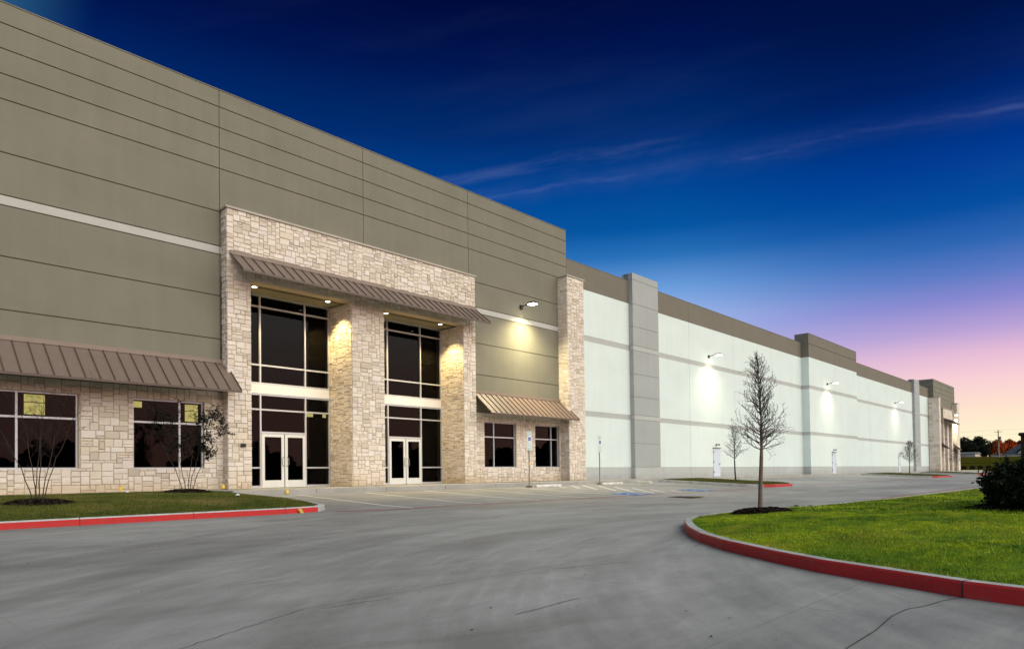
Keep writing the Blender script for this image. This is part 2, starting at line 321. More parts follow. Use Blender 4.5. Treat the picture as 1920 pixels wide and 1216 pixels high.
# ------------------------------------------------------------------ ground
b = MB(); X0, X1 = -60, 150
ys = [-60,-40,-32,-28,-24.3,-20,-16,-13,-11,-9.5,-7.7,-5.5,-3.5,-2.0,-.4]
for i in range(len(ys)-1):
    xs = list(range(X0, X1+1, 10))
    for j in range(len(xs)-1):
        b.add([(xs[j],ys[i],gz(ys[i])),(xs[j+1],ys[i],gz(ys[i])),(xs[j+1],ys[i+1],gz(ys[i+1])),(xs[j],ys[i+1],gz(ys[i+1]))], [(0,1,2,3)])
b.build('parking_lot', 'paving', kind='structure')
def land(x, y):
    if y > -70 and x < 149: return -1.6
    if x < 149: return -.9
    f = min(1, max(0, (x-153)/60)); f = f*f*(3-2*f)
    return -.62 + 3.9*f*(1 if x > 149 else 0)
b = MB(); xs = [-900,-400,-200,-100,-61,-20,40,90,130,148,150.2,153,158,163,168,174,180,187,194,202,210,230,260,320,500,900,1800]; ys = [-1500,-700,-350,-200,-120,-90,-72,-69,-40,-20,-10,0,10,20,40,80,150,300,700,1500]
n = len(ys)
b.v = [(x, y, land(x, y)) for x in xs for y in ys]
b.f = [(i*n+j, (i+1)*n+j, (i+1)*n+j+1, i*n+j+1) for i in range(len(xs)-1) for j in range(n-1)]; b.mi = [0]*len(b.f)
b.build('field', 'field_grass', smooth=True, kind='structure')
b = MB(); b.box(150.0, 150.2, -69, 60, -1.0, -.52); b.build('far_kerb', 'kerb_concrete', kind='structure')
# sidewalk: wide along the building, a thin strip beside the lawn
b = MB(); z0 = -.5
def slab(x0, x1, y0, y1, zt): b.box(x0, x1, y0, y1, z0, zt, 0, (0,))
x = 9.9
while x < 149.5:
    x2 = min(x+3.05, 150); slab(x, x2-.012, -2.70, 1.25 if x < 22.5 else .2, 0.0); x = x2
slab(-12, 9.888, -.85, .2, 0.0)
b.build('sidewalk', 'walk_concrete', kind='structure', bevel=.02)
b = MB(); b.box(9.9, 150, -2.0, .1, -.5, -.02); b.build('walk_bed', 'joint_dark', kind='structure')

# markings, 4 mm above the paving
def ribbon(b, pts, w, mi=0, dz=.005):
    """painted line following the ground, subdivided so that it keeps to the sloping profile"""
    for (xa, ya), (xb, yb) in zip(pts[:-1], pts[1:]):
        d = Vector((xb-xa, yb-ya)); Ln = d.length; nn = max(1, int(Ln/.35)); p = Vector((-d.y, d.x)).normalized()*w/2; vs = []
        for i in range(nn+1):
            q = Vector((xa, ya)) + d*i/nn
            for s_ in (1, -1): vs.append((q.x+p.x*s_, q.y+p.y*s_, gz(q.y+p.y*s_)+dz))
        b.add(vs, [(2*i, 2*i+1, 2*i+3, 2*i+2) for i in range(nn)], mi)
b = MB()
for X in (12.05, 14.8, 17.6, 20.3, 23.0, 34.1, 36.2, 42.6, 45.3, 48, 50.7, 53.4, 56.1, 58.8, 61.5, 64.2): ribbon(b, [(X, -3.0), (X, -9.25)], .10)
ribbon(b, [(31.4, -3.0), (31.4, -9.3)], .10)
for (p, q) in [((25.62,-3.5),(25.2,-4.3)), ((26.85,-3.39),(25.55,-4.85)), ((27.83,-3.29),(25.55,-5.85)), ((28.3,-3.95),(25.55,-6.9)), ((28.3,-4.95),(25.55,-7.85)), ((28.3,-6.0),(25.55,-8.87)), ((28.24,-7.02),(26.6,-8.75)), ((28.3,-8.1),(27.3,-9.2))]: ribbon(b, [p, q], .12)
ribbon(b, [(25.5,-9.35),(28.4,-9.35)], .10)
b.build('parking_lines', 'line_white', kind='structure')
b = MB(); ribbon(b, [(9.7,-9.0),(11.4,-9.35),(36.4,-9.42)], .11); ribbon(b, [(41.2,-9.4),(77,-9.6)], .12); ribbon(b, [(86,-9.4),(102,-9.5)], .12)
ribbon(b, [(19.0,-17.15),(60,-17.15),(130,-17.2)], .13)
b.build('fire_lane_lines', 'line_red', kind='structure')
# wheelchair emblems
def emblem(cx, cy, nm):
    b = MB(); S = .72
    def q(x0, x1, y0, y1, mi, dz):
        b.add([(cx+x, cy+y, gz(cy+y)+dz) for x, y in ((x0,y0),(x1,y0),(x1,y1),(x0,y1))], [(0,1,2,3)], mi)
    for i in range(6): q(-S, S, -S+i*S/3, -S+(i+1)*S/3, 0, .0045)
    def seg(pts, w): 
        for (xa, ya), (xb, yb) in zip(pts[:-1], pts[1:]):
            d = Vector((xb-xa, yb-ya)); p = Vector((-d.y, d.x)).normalized()*w/2
            b.add([(cx+x, cy+y, gz(cy+y)+.010) for x, y in ((xa+p.x,ya+p.y),(xa-p.x,ya-p.y),(xb-p.x,yb-p.y),(xb+p.x,yb+p.y))], [(0,1,2,3)], 1)
    seg([(-.12+.3*math.cos(a), -.22+.3*math.sin(a)) for a in [R(t) for t in range(110, 391, 20)]], .075)
    seg([(-.16,.34),(-.12,0),(.2,0),(.34,-.38),(.46,-.36)], .085); seg([(-.14,.2),(.14,.2)], .07)
    seg([(-.2+.08*math.cos(a), .5+.08*math.sin(a)) for a in [R(t) for t in range(0, 361, 45)]], .09)
    b.build(nm, ['line_blue', 'line_white'], kind='structure')
emblem(24.0, -8.75, 'accessible_emblem'); emblem(29.75, -8.7, 'accessible_emblem')
# open joint running from the island kerb towards the camera
b = MB(); pts = [(7.14,-23.1),(6.85,-23.0),(6.54,-22.95),(6.26,-22.86),(5.9,-22.84),(5.3,-22.88),(4.65,-22.88),(3.2,-22.95),(2.0,-23.0)]
for (xa, ya), (xb, yb) in zip(pts[:-1], pts[1:]): ribbon(b, [(xa, ya), (xb, yb)], .009)
b.build('pavement_joint', 'sealant', kind='structure')
def wig(p, q, n, amp):
    out = []
    for i in range(n+1):
        t = i/n; out.append((p[0]+(q[0]-p[0])*t+random.uniform(-amp, amp), p[1]+(q[1]-p[1])*t+random.uniform(-amp, amp)))
    return out
b = MB()
for p, q, k, w in [((3.1,-19.2),(3.8,-19.27),14,.008), ((6.13,-19.25),(7.19,-19.58),18,.009), ((4.0,-20.6),(4.9,-20.55),16,.008), ((9.2,-19.4),(9.9,-19.2),10,.008), ((1.0,-20.0),(3.0,-19.1),30,.006), ((3.0,-19.1),(8.0,-19.05),60,.005)]:
    ribbon(b, wig(p, q, k, .012), w)
b.build('pavement_cracks', 'sealant', kind='structure')

rgd = random.Random(21); b = MB()
for _ in range(260):
    x, y = rgd.uniform(0, 16), rgd.uniform(-23.3, -9.3)
    if x > 7.5 and y < -17.2: continue
    z = gz(y)+.006; r_ = rgd.choice((.004,.005,.007,.011)); a = rgd.uniform(0, 3); vs = [(x+r_*rgd.uniform(.6,1.3)*math.cos(a+k*1.257)*1.5, y+r_*rgd.uniform(.6,1.3)*math.sin(a+k*1.257), z+rgd.uniform(0,.006)) for k in range(5)]
    b.add(vs, [(0,1,2,3,4)])
b.build('grit', 'mulch_dark', kind='stuff', label='scattered grit and leaf bits on the concrete', category='grit')
# islands and lawns --------------------------------------------------
def inside(px, py, poly):
    c = np.zeros(px.shape, bool); n = len(poly)
    for i in range(n):
        x1, y1 = poly[i]; x2, y2 = poly[(i+1) % n]
        if y1 == y2: continue
        cond = ((y1 > py) != (y2 > py)) & (px < (x2-x1)*(py-y1)/(y2-y1)+x1); c ^= cond
    return c
def edge_dist(px, py, poly):
    d = np.full(px.shape, 1e9)
    for i in range(len(poly)):
        a = np.array(poly[i]); e = np.array(poly[(i+1) % len(poly)])-a; L2 = max(1e-9, e@e)
        t = np.clip(((px-a[0])*e[0]+(py-a[1])*e[1])/L2, 0, 1); d = np.minimum(d, np.hypot(px-a[0]-t*e[0], py-a[1]-t*e[1]))
    return d
def smooth_poly(pts, it=2, closed=True):
    for _ in range(it):
        o = []
        for i in range(len(pts)):
            p, q = np.array(pts[i]), np.array(pts[(i+1) % len(pts)]); o += [tuple(p*.75+q*.25), tuple(p*.25+q*.75)]
        pts = o
    return pts
def offset(poly, d):
    n = len(poly); A = sum(poly[i][0]*poly[(i+1)%n][1]-poly[(i+1)%n][0]*poly[i][1] for i in range(n)); s_ = 1 if A > 0 else -1; o = []
    for i in range(n):
        a, p, q = Vector(poly[i-1]), Vector(poly[i]), Vector(poly[(i+1)%n]); t = (q-a).normalized(); o.append((p.x - t.y*d*s_, p.y + t.x*d*s_))
    return o
def lawn(name, poly, zf, step, mat):
    xs_, ys_ = zip(*poly); gx, gy = np.meshgrid(np.arange(min(xs_), max(xs_), step), np.arange(min(ys_), max(ys_), step)); gx = gx.ravel(); gy = gy.ravel()
    k = inside(gx, gy, poly); gx = gx[k]; gy = gy[k]; k = edge_dist(gx, gy, poly) > step*.4; gx = gx[k]; gy = gy[k]
    pts = [Vector(p) for p in poly]+[Vector((x, y)) for x, y in zip(gx, gy)]; n = len(poly)
    v, e, f, *_ = delaunay_2d_cdt(pts, [(i, (i+1) % n) for i in range(n)], [], 1, 1e-5)
    b = MB(); b.v = [(p.x, p.y, float(zf(np.array([p.x]), np.array([p.y]))[0])) for p in v]; b.f = [tuple(t) for t in f]; b.mi = [0]*len(f)
    return b.build(name, mat, smooth=True, kind='structure')
def blades(name, px, py, pz, h, w, mat, lean=.8):
    n = len(px); a = RNG.uniform(0, 2*np.pi, n); la = RNG.uniform(0, 2*np.pi, n); hh = h*RNG.uniform(.55, 1.25, n); ww = w*RNG.uniform(.7, 1.3, n); ln = hh*RNG.uniform(.05, lean, n)
    V = np.empty((n, 3, 3)); dx = np.cos(a)*ww/2; dy = np.sin(a)*ww/2
    V[:, 0] = np.stack([px-dx, py-dy, pz-.01], 1); V[:, 1] = np.stack([px+dx, py+dy, pz-.01], 1); V[:, 2] = np.stack([px+np.cos(la)*ln, py+np.sin(la)*ln, pz+hh], 1)
    me = bpy.data.meshes.new(name); me.vertices.add(3*n); me.vertices.foreach_set('co', V.ravel()); me.loops.add(3*n); me.loops.foreach_set('vertex_index', np.arange(3*n, dtype=np.int32))
    me.polygons.add(n); me.polygons.foreach_set('loop_start', np.arange(0, 3*n, 3, dtype=np.int32)); me.polygons.foreach_set('loop_total', np.full(n, 3, np.int32)); me.update(); me.validate()
    me.materials.append(MATS[mat]); o = bpy.data.objects.new(name, me); COL.objects.link(o); o['kind'] = 'stuff'; o['label'] = 'short mown grass'; o['category'] = 'grass'; return o
def kerb(name, poly, red=lambda i: True, height=.15, width=.15, closed=True, zf=None, joints=(), lipz=.02, **tg):
    zf = zf or (lambda x, y: gz(y))
    inn = offset(poly, width); lip = offset(poly, .018); ins = offset(poly, width+.01); b = MB(); n = len(poly)
    for i in range(n if closed else n-1):
        j = (i+1) % n; r = 1 if red(i) else 0
        P = lambda pl, k, dz: (pl[k][0], pl[k][1], zf(*poly[k])+dz)
        b.add([P(poly,i,-.12), P(poly,j,-.12), P(poly,j,height-lipz), P(poly,i,height-lipz)], [(0,1,2,3)], r)
        b.add([P(poly,i,height-lipz), P(poly,j,height-lipz), P(lip,j,height), P(lip,i,height)], [(0,1,2,3)], r if lipz < .022 else 0)
        b.add([P(lip,i,height), P(lip,j,height), P(inn,j,height), P(inn,i,height)], [(0,1,2,3)], 0)
        b.add([P(inn,i,height), P(inn,j,height), P(ins,j,-.12), P(ins,i,-.12)], [(0,1,2,3)], 0)
    out_, lip2 = offset(poly, -.003), offset(poly, .016)
    for k in joints:
        t = Vector((poly[(k+1)%n][0]-poly[k-1][0], poly[(k+1)%n][1]-poly[k-1][1])).normalized()*.006; z = zf(*poly[k])
        Q = lambda p, zz: [(p[0]-t.x, p[1]-t.y, zz), (p[0]+t.x, p[1]+t.y, zz)]
        r0, r1, r2, r3 = Q(out_[k], z), Q(out_[k], z+height-.017), Q(lip2[k], z+height+.003), Q(inn[k], z+height+.003)
        b.add([*r0, *r1, *r2, *r3], [(0,1,3,2),(2,3,5,4),(4,5,7,6)], 2)
    return b.build(name, ['kerb_concrete', 'kerb_red', 'sealant'], kind='structure', **tg), inn
# right island
front = [(3.5,-60),(5.3,-34),(6.2,-28),(6.75,-25),(7.02,-23.6),(7.14,-23.1),(7.5,-22.33),(7.82,-21.65),(8.32,-20.9),(9.08,-19.92),(9.82,-19.17),(10.7,-18.5),(11.6,-17.93),(12.3,-17.55)]
backe = [(13.2,-17.25),(14.5,-17.1),(16.5,-17.35),(19,-17.75),(24,-18.1),(32,-18.4),(60,-18.7),(110,-18.8),(110,-60)]
front[0:2] = [(4.6,-40)]; backe[-3:] = [(62,-18.7),(62,-40)]; isl = front + backe; isl = isl[::-1]
kr, inn = kerb('island_kerb', isl, red=lambda i: True, joints=[len(isl)-1-q for q in (4, 8, 11)])
def zisl(x, y):
    base = np.interp(y, GY, GZ); d = edge_dist(x, y, inn); return base+.125+.17*(1-np.exp(-d/1.6))+.035*np.sin(x*1.9+y*1.1)*np.sin(y*2.3-x*.6)*np.clip(d,0,1)+.012*np.sin(x*4.1)*np.sin(y*4.7+x)*np.clip(d,0,1)
lawn('island_ground', inn, zisl, .38, 'soil_bright')
def scatter(n, x0, x1, y0, y1, poly, dens=None):
    px = RNG.uniform(x0, x1, n); py = RNG.uniform(y0, y1, n); k = inside(px, py, poly); return px[k], py[k]
px_, py_ = scatter(230000, 6.5, 15, -26, -17, inn); blades('grass', px_, py_, zisl(px_, py_), .024, .009, 'grass_bright', 1.1)
px_, py_ = scatter(130000, 15, 40, -30, -17.2, inn); blades('grass', px_, py_, zisl(px_, py_), .034, .03, 'grass_bright', 1.1)
px_, py_ = scatter(150000, 6.5, 14, -25, -17, inn); k_ = edge_dist(px_, py_, inn) < .05; px_ = px_[k_]; py_ = py_[k_]; blades('grass', px_, py_, zisl(px_, py_), .05, .010, 'grass_bright', 1.6)
# left lawn
ll = [(-14,-8.8),(.5,-8.81),(4,-8.82),(6.2,-8.84),(8.4,-8.85),(9.35,-8.75),(9.82,-8.3),(9.95,-7.4),(9.9,-5.4),(9.8,-2.2),(9.75,-.9),(-14,-.9)]
def zll(x, y): return np.interp(y, [-8.9,-6.5,-3,-.85], [-.385,-.20,-.06,-.01])
def zk(x, y): return float(zll(0, y))-.15 if y > -8.6 else gz(y)
b0, inl = kerb('lawn_kerb', ll, red=lambda i: i < 5, zf=lambda x, y: zk(x, y) if y > -8.0 else gz(y), joints=(1,2,3,4), lipz=.026)
def zlw(x, y): return zll(x, y)-.01+.04*(1-np.exp(-edge_dist(x, y, inl)/.8))
lawn('lawn_ground', inl, zlw, .7, 'soil')
px_, py_ = scatter(210000, -2, 10, -8.8, -.8, inl); blades('grass', px_, py_, zlw(px_, py_), .045, .015, 'grass_dull')
b = MB()
for px0, w in ((8.80,.09),): 
    for i in range(3): b.add([(px0+.05*i,-8.857-.002*i,gz(-8.85)+z) if 0 else (px0+x, -8.862+.0 if z < .14 else -8.84, gz(-8.85)+z) for x, z in ((0,.0),(w,.0),(w-.06,.112),(-.08,.112))], [(0,1,2,3)]) if i == 0 else None
b.build('kerb_paint_mark', 'line_yellow', kind='structure')
# planter islands along the parking bays
def small_island(x0, x1, nm):
    pl = [(x0,-2.72),(x0,-8.2),(x0+.35,-9.0),(x0+1.1,-9.38),(x1-1.1,-9.38),(x1-.35,-9.0),(x1,-8.2),(x1,-2.72)]
    _, ii = kerb('planter_kerb', pl, red=lambda i: 2 <= i <= 3)
    zf = lambda x, y: np.interp(y, GY, GZ)+.135+.07*(1-np.exp(-edge_dist(x, y, ii)/.6))
    lawn('planter_ground', ii, zf, .6, 'soil'); k = int(26000 if x0 < 50 else 9000)
    px_, py_ = scatter(k, x0, x1, -9.4, -2.7, ii); blades('grass', px_, py_, zf(px_, py_), .06, .05 if x0 > 50 else .03, 'grass_dull')
small_island(36.4, 41.0, 'a'); small_island(77.0, 86, 'b'); small_island(102, 109.5, 'c')
# mulch rings
def mulch(cx, cy, zf, r, n):
    b = MB(); k = 20
    ring = [(cx+r*.97*math.cos(2*math.pi*i/k)*random.uniform(.9,1.08), cy+r*.97*math.sin(2*math.pi*i/k)*random.uniform(.9,1.08)) for i in range(k)]
    vs = [(cx, cy, zf(cx, cy)+.10)]+[(cx+(p[0]-cx)*.6, cy+(p[1]-cy)*.6, zf(*p)+.085) for p in ring]+[(p[0], p[1], zf(*p)+.005) for p in ring]
    b.add(vs, [(0, 1+i, 1+(i+1)%k) for i in range(k)]+[(1+i, 1+k+i, 1+k+(i+1)%k, 1+(i+1)%k) for i in range(k)])
    for i in range(n):
        a = random.uniform(0, 6.28); q = r*math.sqrt(random.random())*1.04; x, y = cx+q*math.cos(a), cy+q*math.sin(a); z = zf(x, y)+.10*(1-(q/r)**3)
        l, w, t = random.uniform(.02,.06), random.uniform(.008,.02), random.uniform(0, 3.14); u = Vector((math.cos(t), math.sin(t), random.uniform(-.5,.5)))*l; v = Vector((-math.sin(t), math.cos(t), random.uniform(-.5,.5)))*w
        c = Vector((x, y, z+.012)); b.add([c-u-v, c+u-v, c+u+v, c-u+v], [(0,1,2,3)])
    b.build('mulch', 'mulch_dark', kind='stuff', label='dark bark mulch ring around a plant', category='mulch')
sc = lambda f: (lambda x, y: float(f(np.array([x]), np.array([y]))[0]))
mulch(14.19, -18.35, sc(zisl), .62, 2600); mulch(4.0, -5.6, sc(zlw), .72, 1500); mulch(8.52, -2.6, sc(zlw), .75, 1200); mulch(17.5, -22.7, sc(zisl), 1.2, 1500)

# ------------------------------------------------------------------ stone veneer
def veneer(b, org, u, v, n, W_, H_, holes=(), unit=.085, seed=1, thick=.027, mort=.009):
    """squared-rubble limestone: every stone its own bevelled block, laid on an irregular grid"""
    rg = random.Random(seed); org, u, v, n = map(Vector, (org, u, v, n)); nx = max(1, round(W_/unit)); nz = max(1, round(H_/unit)); ux = W_/nx; uz = H_/nz
    occ = [[False]*nx for _ in range(nz)]
    for (a0, a1, c0, c1) in holes:
        for j in range(nz):
            for i in range(nx):
                if a0 < (i+.5)*ux < a1 and c0 < (j+.5)*uz < c1: occ[j][i] = True
    for j in range(nz):
        for i in range(nx):
            if occ[j][i]: continue
            h = rg.choices((1,2,3), (2.2,4.6,2.4))[0]; w = rg.choices((1,2,3,4,5,6), (.6,2.3,3.4,3,1.8,.8))[0]
            w = max(w, h)
            h = min(h, nz-j)
            if nz-j-h == 1 and rg.random() < .6: h = min(h+1, nz-j)
            ww = 0
            while ww < w and i+ww < nx and not occ[j][i+ww]: ww += 1
            if i+ww < nx and not occ[j][i+ww] and (i+ww+1 >= nx or occ[j][i+ww+1]): ww += 1
            ok = 1
            while ok < h and all(not occ[j+ok][i+k] for k in range(ww)): ok += 1
            for jj in range(ok):
                for k in range(ww): occ[j+jj][i+k] = True
            g = mort/2; x0, x1, z0, z1 = i*ux+g, (i+ww)*ux-g, j*uz+g, (j+ok)*uz-g; d = thick*rg.uniform(.65, 1.35); ch = .013
            jit = lambda s_=.006: rg.uniform(-s_, s_)
            base = [(x0,z0),(x1,z0),(x1,z1),(x0,z1)]; base = [(a+jit(), c+jit()) for a, c in base]
            cx_, cz_ = (x0+x1)/2, (z0+z1)/2
            sh = [(a+(ch*.35 if a < cx_ else -ch*.35), c+(ch*.35 if c < cz_ else -ch*.35)) for a, c in base]
            tp = [(a+(ch if a < cx_ else -ch)+jit(.004), c+(ch if c < cz_ else -ch)+jit(.004)) for a, c in base]
            P = lambda q, dd: org+u*q[0]+v*q[1]+n*dd
            vs = [P(q, -.004) for q in base]+[P(q, d*.55) for q in sh]+[P(q, d+jit(.006)) for q in tp]
            b.add(vs, [(0,1,5,4),(1,2,6,5),(2,3,7,6),(3,0,4,7),(4,5,9,8),(5,6,10,9),(6,7,11,10),(7,4,8,11),(8,9,10,11)], 0)
def hole_panels(b, x0, x1, z0, z1, holes, y0, y1, mi=0):
    """solid wall with rectangular openings, as abutting boxes"""
    zs = sorted({z0, z1, *[h[2] for h in holes], *[h[3] for h in holes]}); zs = [z for z in zs if z0 <= z <= z1]
    for za, zb in zip(zs[:-1], zs[1:]):
        cur = x0
        for h in sorted(h for h in holes if h[2] < (za+zb)/2 < h[3]):
            if h[0] > cur: b.box(cur, h[0], y0, y1, za, zb, mi)
            cur = max(cur, h[1])
        if cur < x1: b.box(cur, x1, y0, y1, za, zb, mi)
FX, FZ, FN = (1,0,0), (0,0,1), (0,-1,0)
def stone_pier(b, x0, x1, yf, yb, z0, z1, unit=.085, seed=1, left=True, right=True):
    """pier of mortar core (material 1) with stone on its front and sides"""
    t = .03
    b.box(x0+t, x1-t, yf+t, yb, z0, z1, 1)
    veneer(b, (x0+.004, yf+t, z0), FX, FZ, FN, x1-x0-.008, z1-z0, unit=unit, seed=seed)
    if left: veneer(b, (x0+t, yb, z0), (0,-1,0), FZ, (-1,0,0), yb-yf-t-.006, z1-z0, unit=unit, seed=seed+50)
    if right: veneer(b, (x1-t, yf+t+.006, z0), (0,1,0), FZ, (1,0,0), yb-yf-t-.006, z1-z0, unit=unit, seed=seed+90)

# ------------------------------------------------------------------ the warehouse
BT = thing('warehouse', (0,0,0), 'very long concrete warehouse with tan entrance block, limestone portal and white side walls', 'building')
# tall entrance block: panels separated by recessed reveals
GRV = [5.43, 7.0, 8.51, 8.81, 10.07, 11.65, 12.40, 13.15, 13.91]; g = .018
TW = MB(); ST = MB(); BK = MB(); xj = [-14, -8.2, -2.0, 4.2, 10.71, 16.92, 23.12, 30.95]; rows = [0]+GRV+[14.53]
for xi in range(len(xj)-1):
    x0, x1 = xj[xi], xj[xi+1]; inp = 10.7 < x0 < 23
    for ri in range(len(rows)-1):
        z0, z1 = rows[ri], rows[ri+1]
        if ri == 0: z0 = 3.42
        if inp and z1 < 7.6: continue
        if inp and z0 < 7.7: z0 = 7.70
        (ST if ri == 3 else TW).box(x0+(g if xi else 0)*.7, x1-g*.7 if xi < len(xj)-2 else x1, 0, .06, z0+(g if ri else 0), z1-g if ri < len(rows)-2 else z1)
wins = [(3.9,6.24,.75,3.10),(7.79,10.10,.75,3.10),(24.05,26.38,.75,3.10),(27.9,30.02,.75,3.10),(-2.2,.12,.75,3.10),(-6.2,-3.9,.75,3.10)]
hole_panels(BK, -14, 30.93, -.3, 14.50, wins+[(11.58,22.38,-.3,7.65)], .025, .30)
BK.build('wall', 'joint_dark', BT)
TW.build('wall_panels', 'tan_paint', BT, label='olive tan painted concrete panels of the tall entrance block')
ST.build('accent_stripe', 'stripe_paint', BT)
# coping
b = MB(); b.box(-14, 30.97, -.02, .34, 14.53, 14.56); b.build('coping', 'tan_paint', BT)
# side of block above the lower roof, and roof slabs
b = MB(); b.box(30.93, 30.96, .30, 60, 11.0, 14.50); b.box(-14, -13.9, .3, 60, -.3, 14.5); b.box(-14, 138, 60, 60.2, -.3, 12.8); b.build('side_wall', 'tan_paint', BT)
b = MB(); b.box(-13.9, 30.9, .3, 60, 13.6, 13.7); b.box(31, 137.5, .35, 60, 12.0, 12.1); b.build('roof', 'roof_membrane', BT)
# stone base
b = MB()
for (x0, x1, hs, sd_) in [(-14,10.78,wins,3),(23.10,30.14,wins,4)]:
    hl = [(h[0]-x0, h[1]-x0, h[2], h[3]) for h in hs if h[0] > x0 and h[1] < x1+.1]
    veneer(b, (x0,-.035,0), FX, FZ, FN, x1-x0, 3.52, hl, seed=sd_)
    hole_panels(b, x0, x1, -.2, 3.52, [h for h in hs if h[0] > x0 and h[1] < x1+.1], -.035, .024, 1)
b.build('stone_base', ['limestone','mortar'], BT, label='coursed limestone base below the awnings')
# entrance portal
b = MB(); YF = -.45; PX0, PX1 = 10.76, 23.12
hl = [(.89,5.21,0,7.64),(6.86,11.54,0,7.64)]
veneer(b, (PX0+.004,YF+.03,0), FX, FZ, FN, PX1-PX0-.008, 10.12, hl, seed=11, unit=.082)
def core(x0, x1, yb, z0, z1): b.box(x0, x1, YF+.03, yb, z0, z1, 1)
core(PX0+.03, 11.65-.03, .02, 0, 7.64); b.box(11.2, 11.62, .02, 1.6, 0, 7.64, 1); core(15.97+.03, 17.62-.03, 1.6, 0, 7.64); core(22.30+.03, PX1-.03, .02, 0, 7.64)
b.box(22.33, 22.7, .02, 1.6, 0, 7.64, 1)
core(PX0+.03, PX1-.03, -.002, 7.64, 10.12)
for k, (xx, dr, yb, zt, s0) in enumerate([(PX0+.03, -1, .0, 10.12, 20), (PX1-.03, 1, .0, 10.12, 21), (11.65-.03, 1, 1.3, 7.64, 22), (15.97+.03, -1, 1.3, 7.64, 23), (17.62-.03, 1, 1.3, 7.64, 24), (22.33, -1, 1.3, 7.64, 25)]):
    if dr < 0: veneer(b, (xx, yb, 0), (0,-1,0), FZ, (-1,0,0), yb-YF-.036, zt, seed=s0, unit=.082)
    else: veneer(b, (xx, YF+.036, 0), (0,1,0), FZ, (1,0,0), yb-YF-.036, zt, seed=s0, unit=.082)
b.build('entrance_portal', ['limestone','mortar'], BT, label='tall limestone portal with three piers around the two glazed entrances')
b = MB(); b.box(PX0-.05, PX1+.05, YF-.05, -.003, 10.122, 10.20); b.build('portal_cap', 'cap_stone', BT, bevel=.01)
b = MB(); b.box(11.62, 22.34, YF+.04, 1.6, 7.66, 7.72); b.build('soffit', 'soffit', BT)
b = MB(); stone_pier(b, 30.12, 31.68, -.69, .02, 0, 11.58, seed=31); b.build('corner_pier', ['limestone','mortar'], BT, label='slender full height limestone pier where the tan and white walls meet')
b = MB(); b.box(30.07, 31.73, -.74, .3, 11.58, 11.66); b.build('pier_cap', 'cap_stone', BT, bevel=.01)
# recessed downlights (parts of the building)
for X in (12.12, 15.28, 18.23, 21.41):
    b = MB(); b.cyl((X,.22), .10, 7.640, 7.659, 20); ob = b.build('downlight', 'downlight_lens', BT)
    b = MB(); b.tube([(X+.105*math.cos(t),.22+.105*math.sin(t),7.648) for t in [k*math.pi/10 for k in range(21)]], .012, 6); b.build('trim_ring', 'white_trim', ob)
    ld = bpy.data.lights.new('downlight_lamp', 'SPOT'); ld.energy = 780; ld.color = (1,.76,.32); ld.spot_size = R(100); ld.spot_blend = .55; ld.shadow_soft_size = .06
    lo = bpy.data.objects.new('downlight_lamp', ld); COL.objects.link(lo); lo.location = (X,.22,7.60); lo.parent = BT
# windows ------------------------------------------------------------
def window(h, mull, gy=.10, mid=2.32):
    x0, x1, z0, z1 = h; f = MB(); t = .055
    f.box(x0, x1, gy-.06, gy+.05, z0, z0+t); f.box(x0, x1, gy-.06, gy+.05, z1-t, z1); f.box(x0, x0+t, gy-.06, gy+.05, z0+t, z1-t); f.box(x1-t, x1, gy-.06, gy+.05, z0+t, z1-t)
    f.box(mull-.03, mull+.03, gy-.055, gy+.045, z0+t, z1-t); f.box(x0+t, mull-.03, gy-.055, gy+.045, mid-.03, mid+.03); f.box(mull+.03, x1-t, gy-.055, gy+.045, mid-.03, mid+.03)
    w = f.build('window', 'aluminium', BT)
    gl_ = MB(); gl_.add([(x0+.02,gy,z0+.02),(x1-.02,gy,z0+.02),(x1-.02,gy,z1-.02),(x0+.02,gy,z1-.02)], [(0,1,2,3)]); gl_.build('glass', 'dark_glass', w)
    s_ = MB(); s_.box(x0-.0, x1+.0, -.055, gy-.062, z0-.02, z0+.012); s_.build('sill', 'aluminium', w)
for h, mu in zip(wins, (4.66, 9.30, 24.80, 29.40, -1.45, -4.7)): window(h, mu)
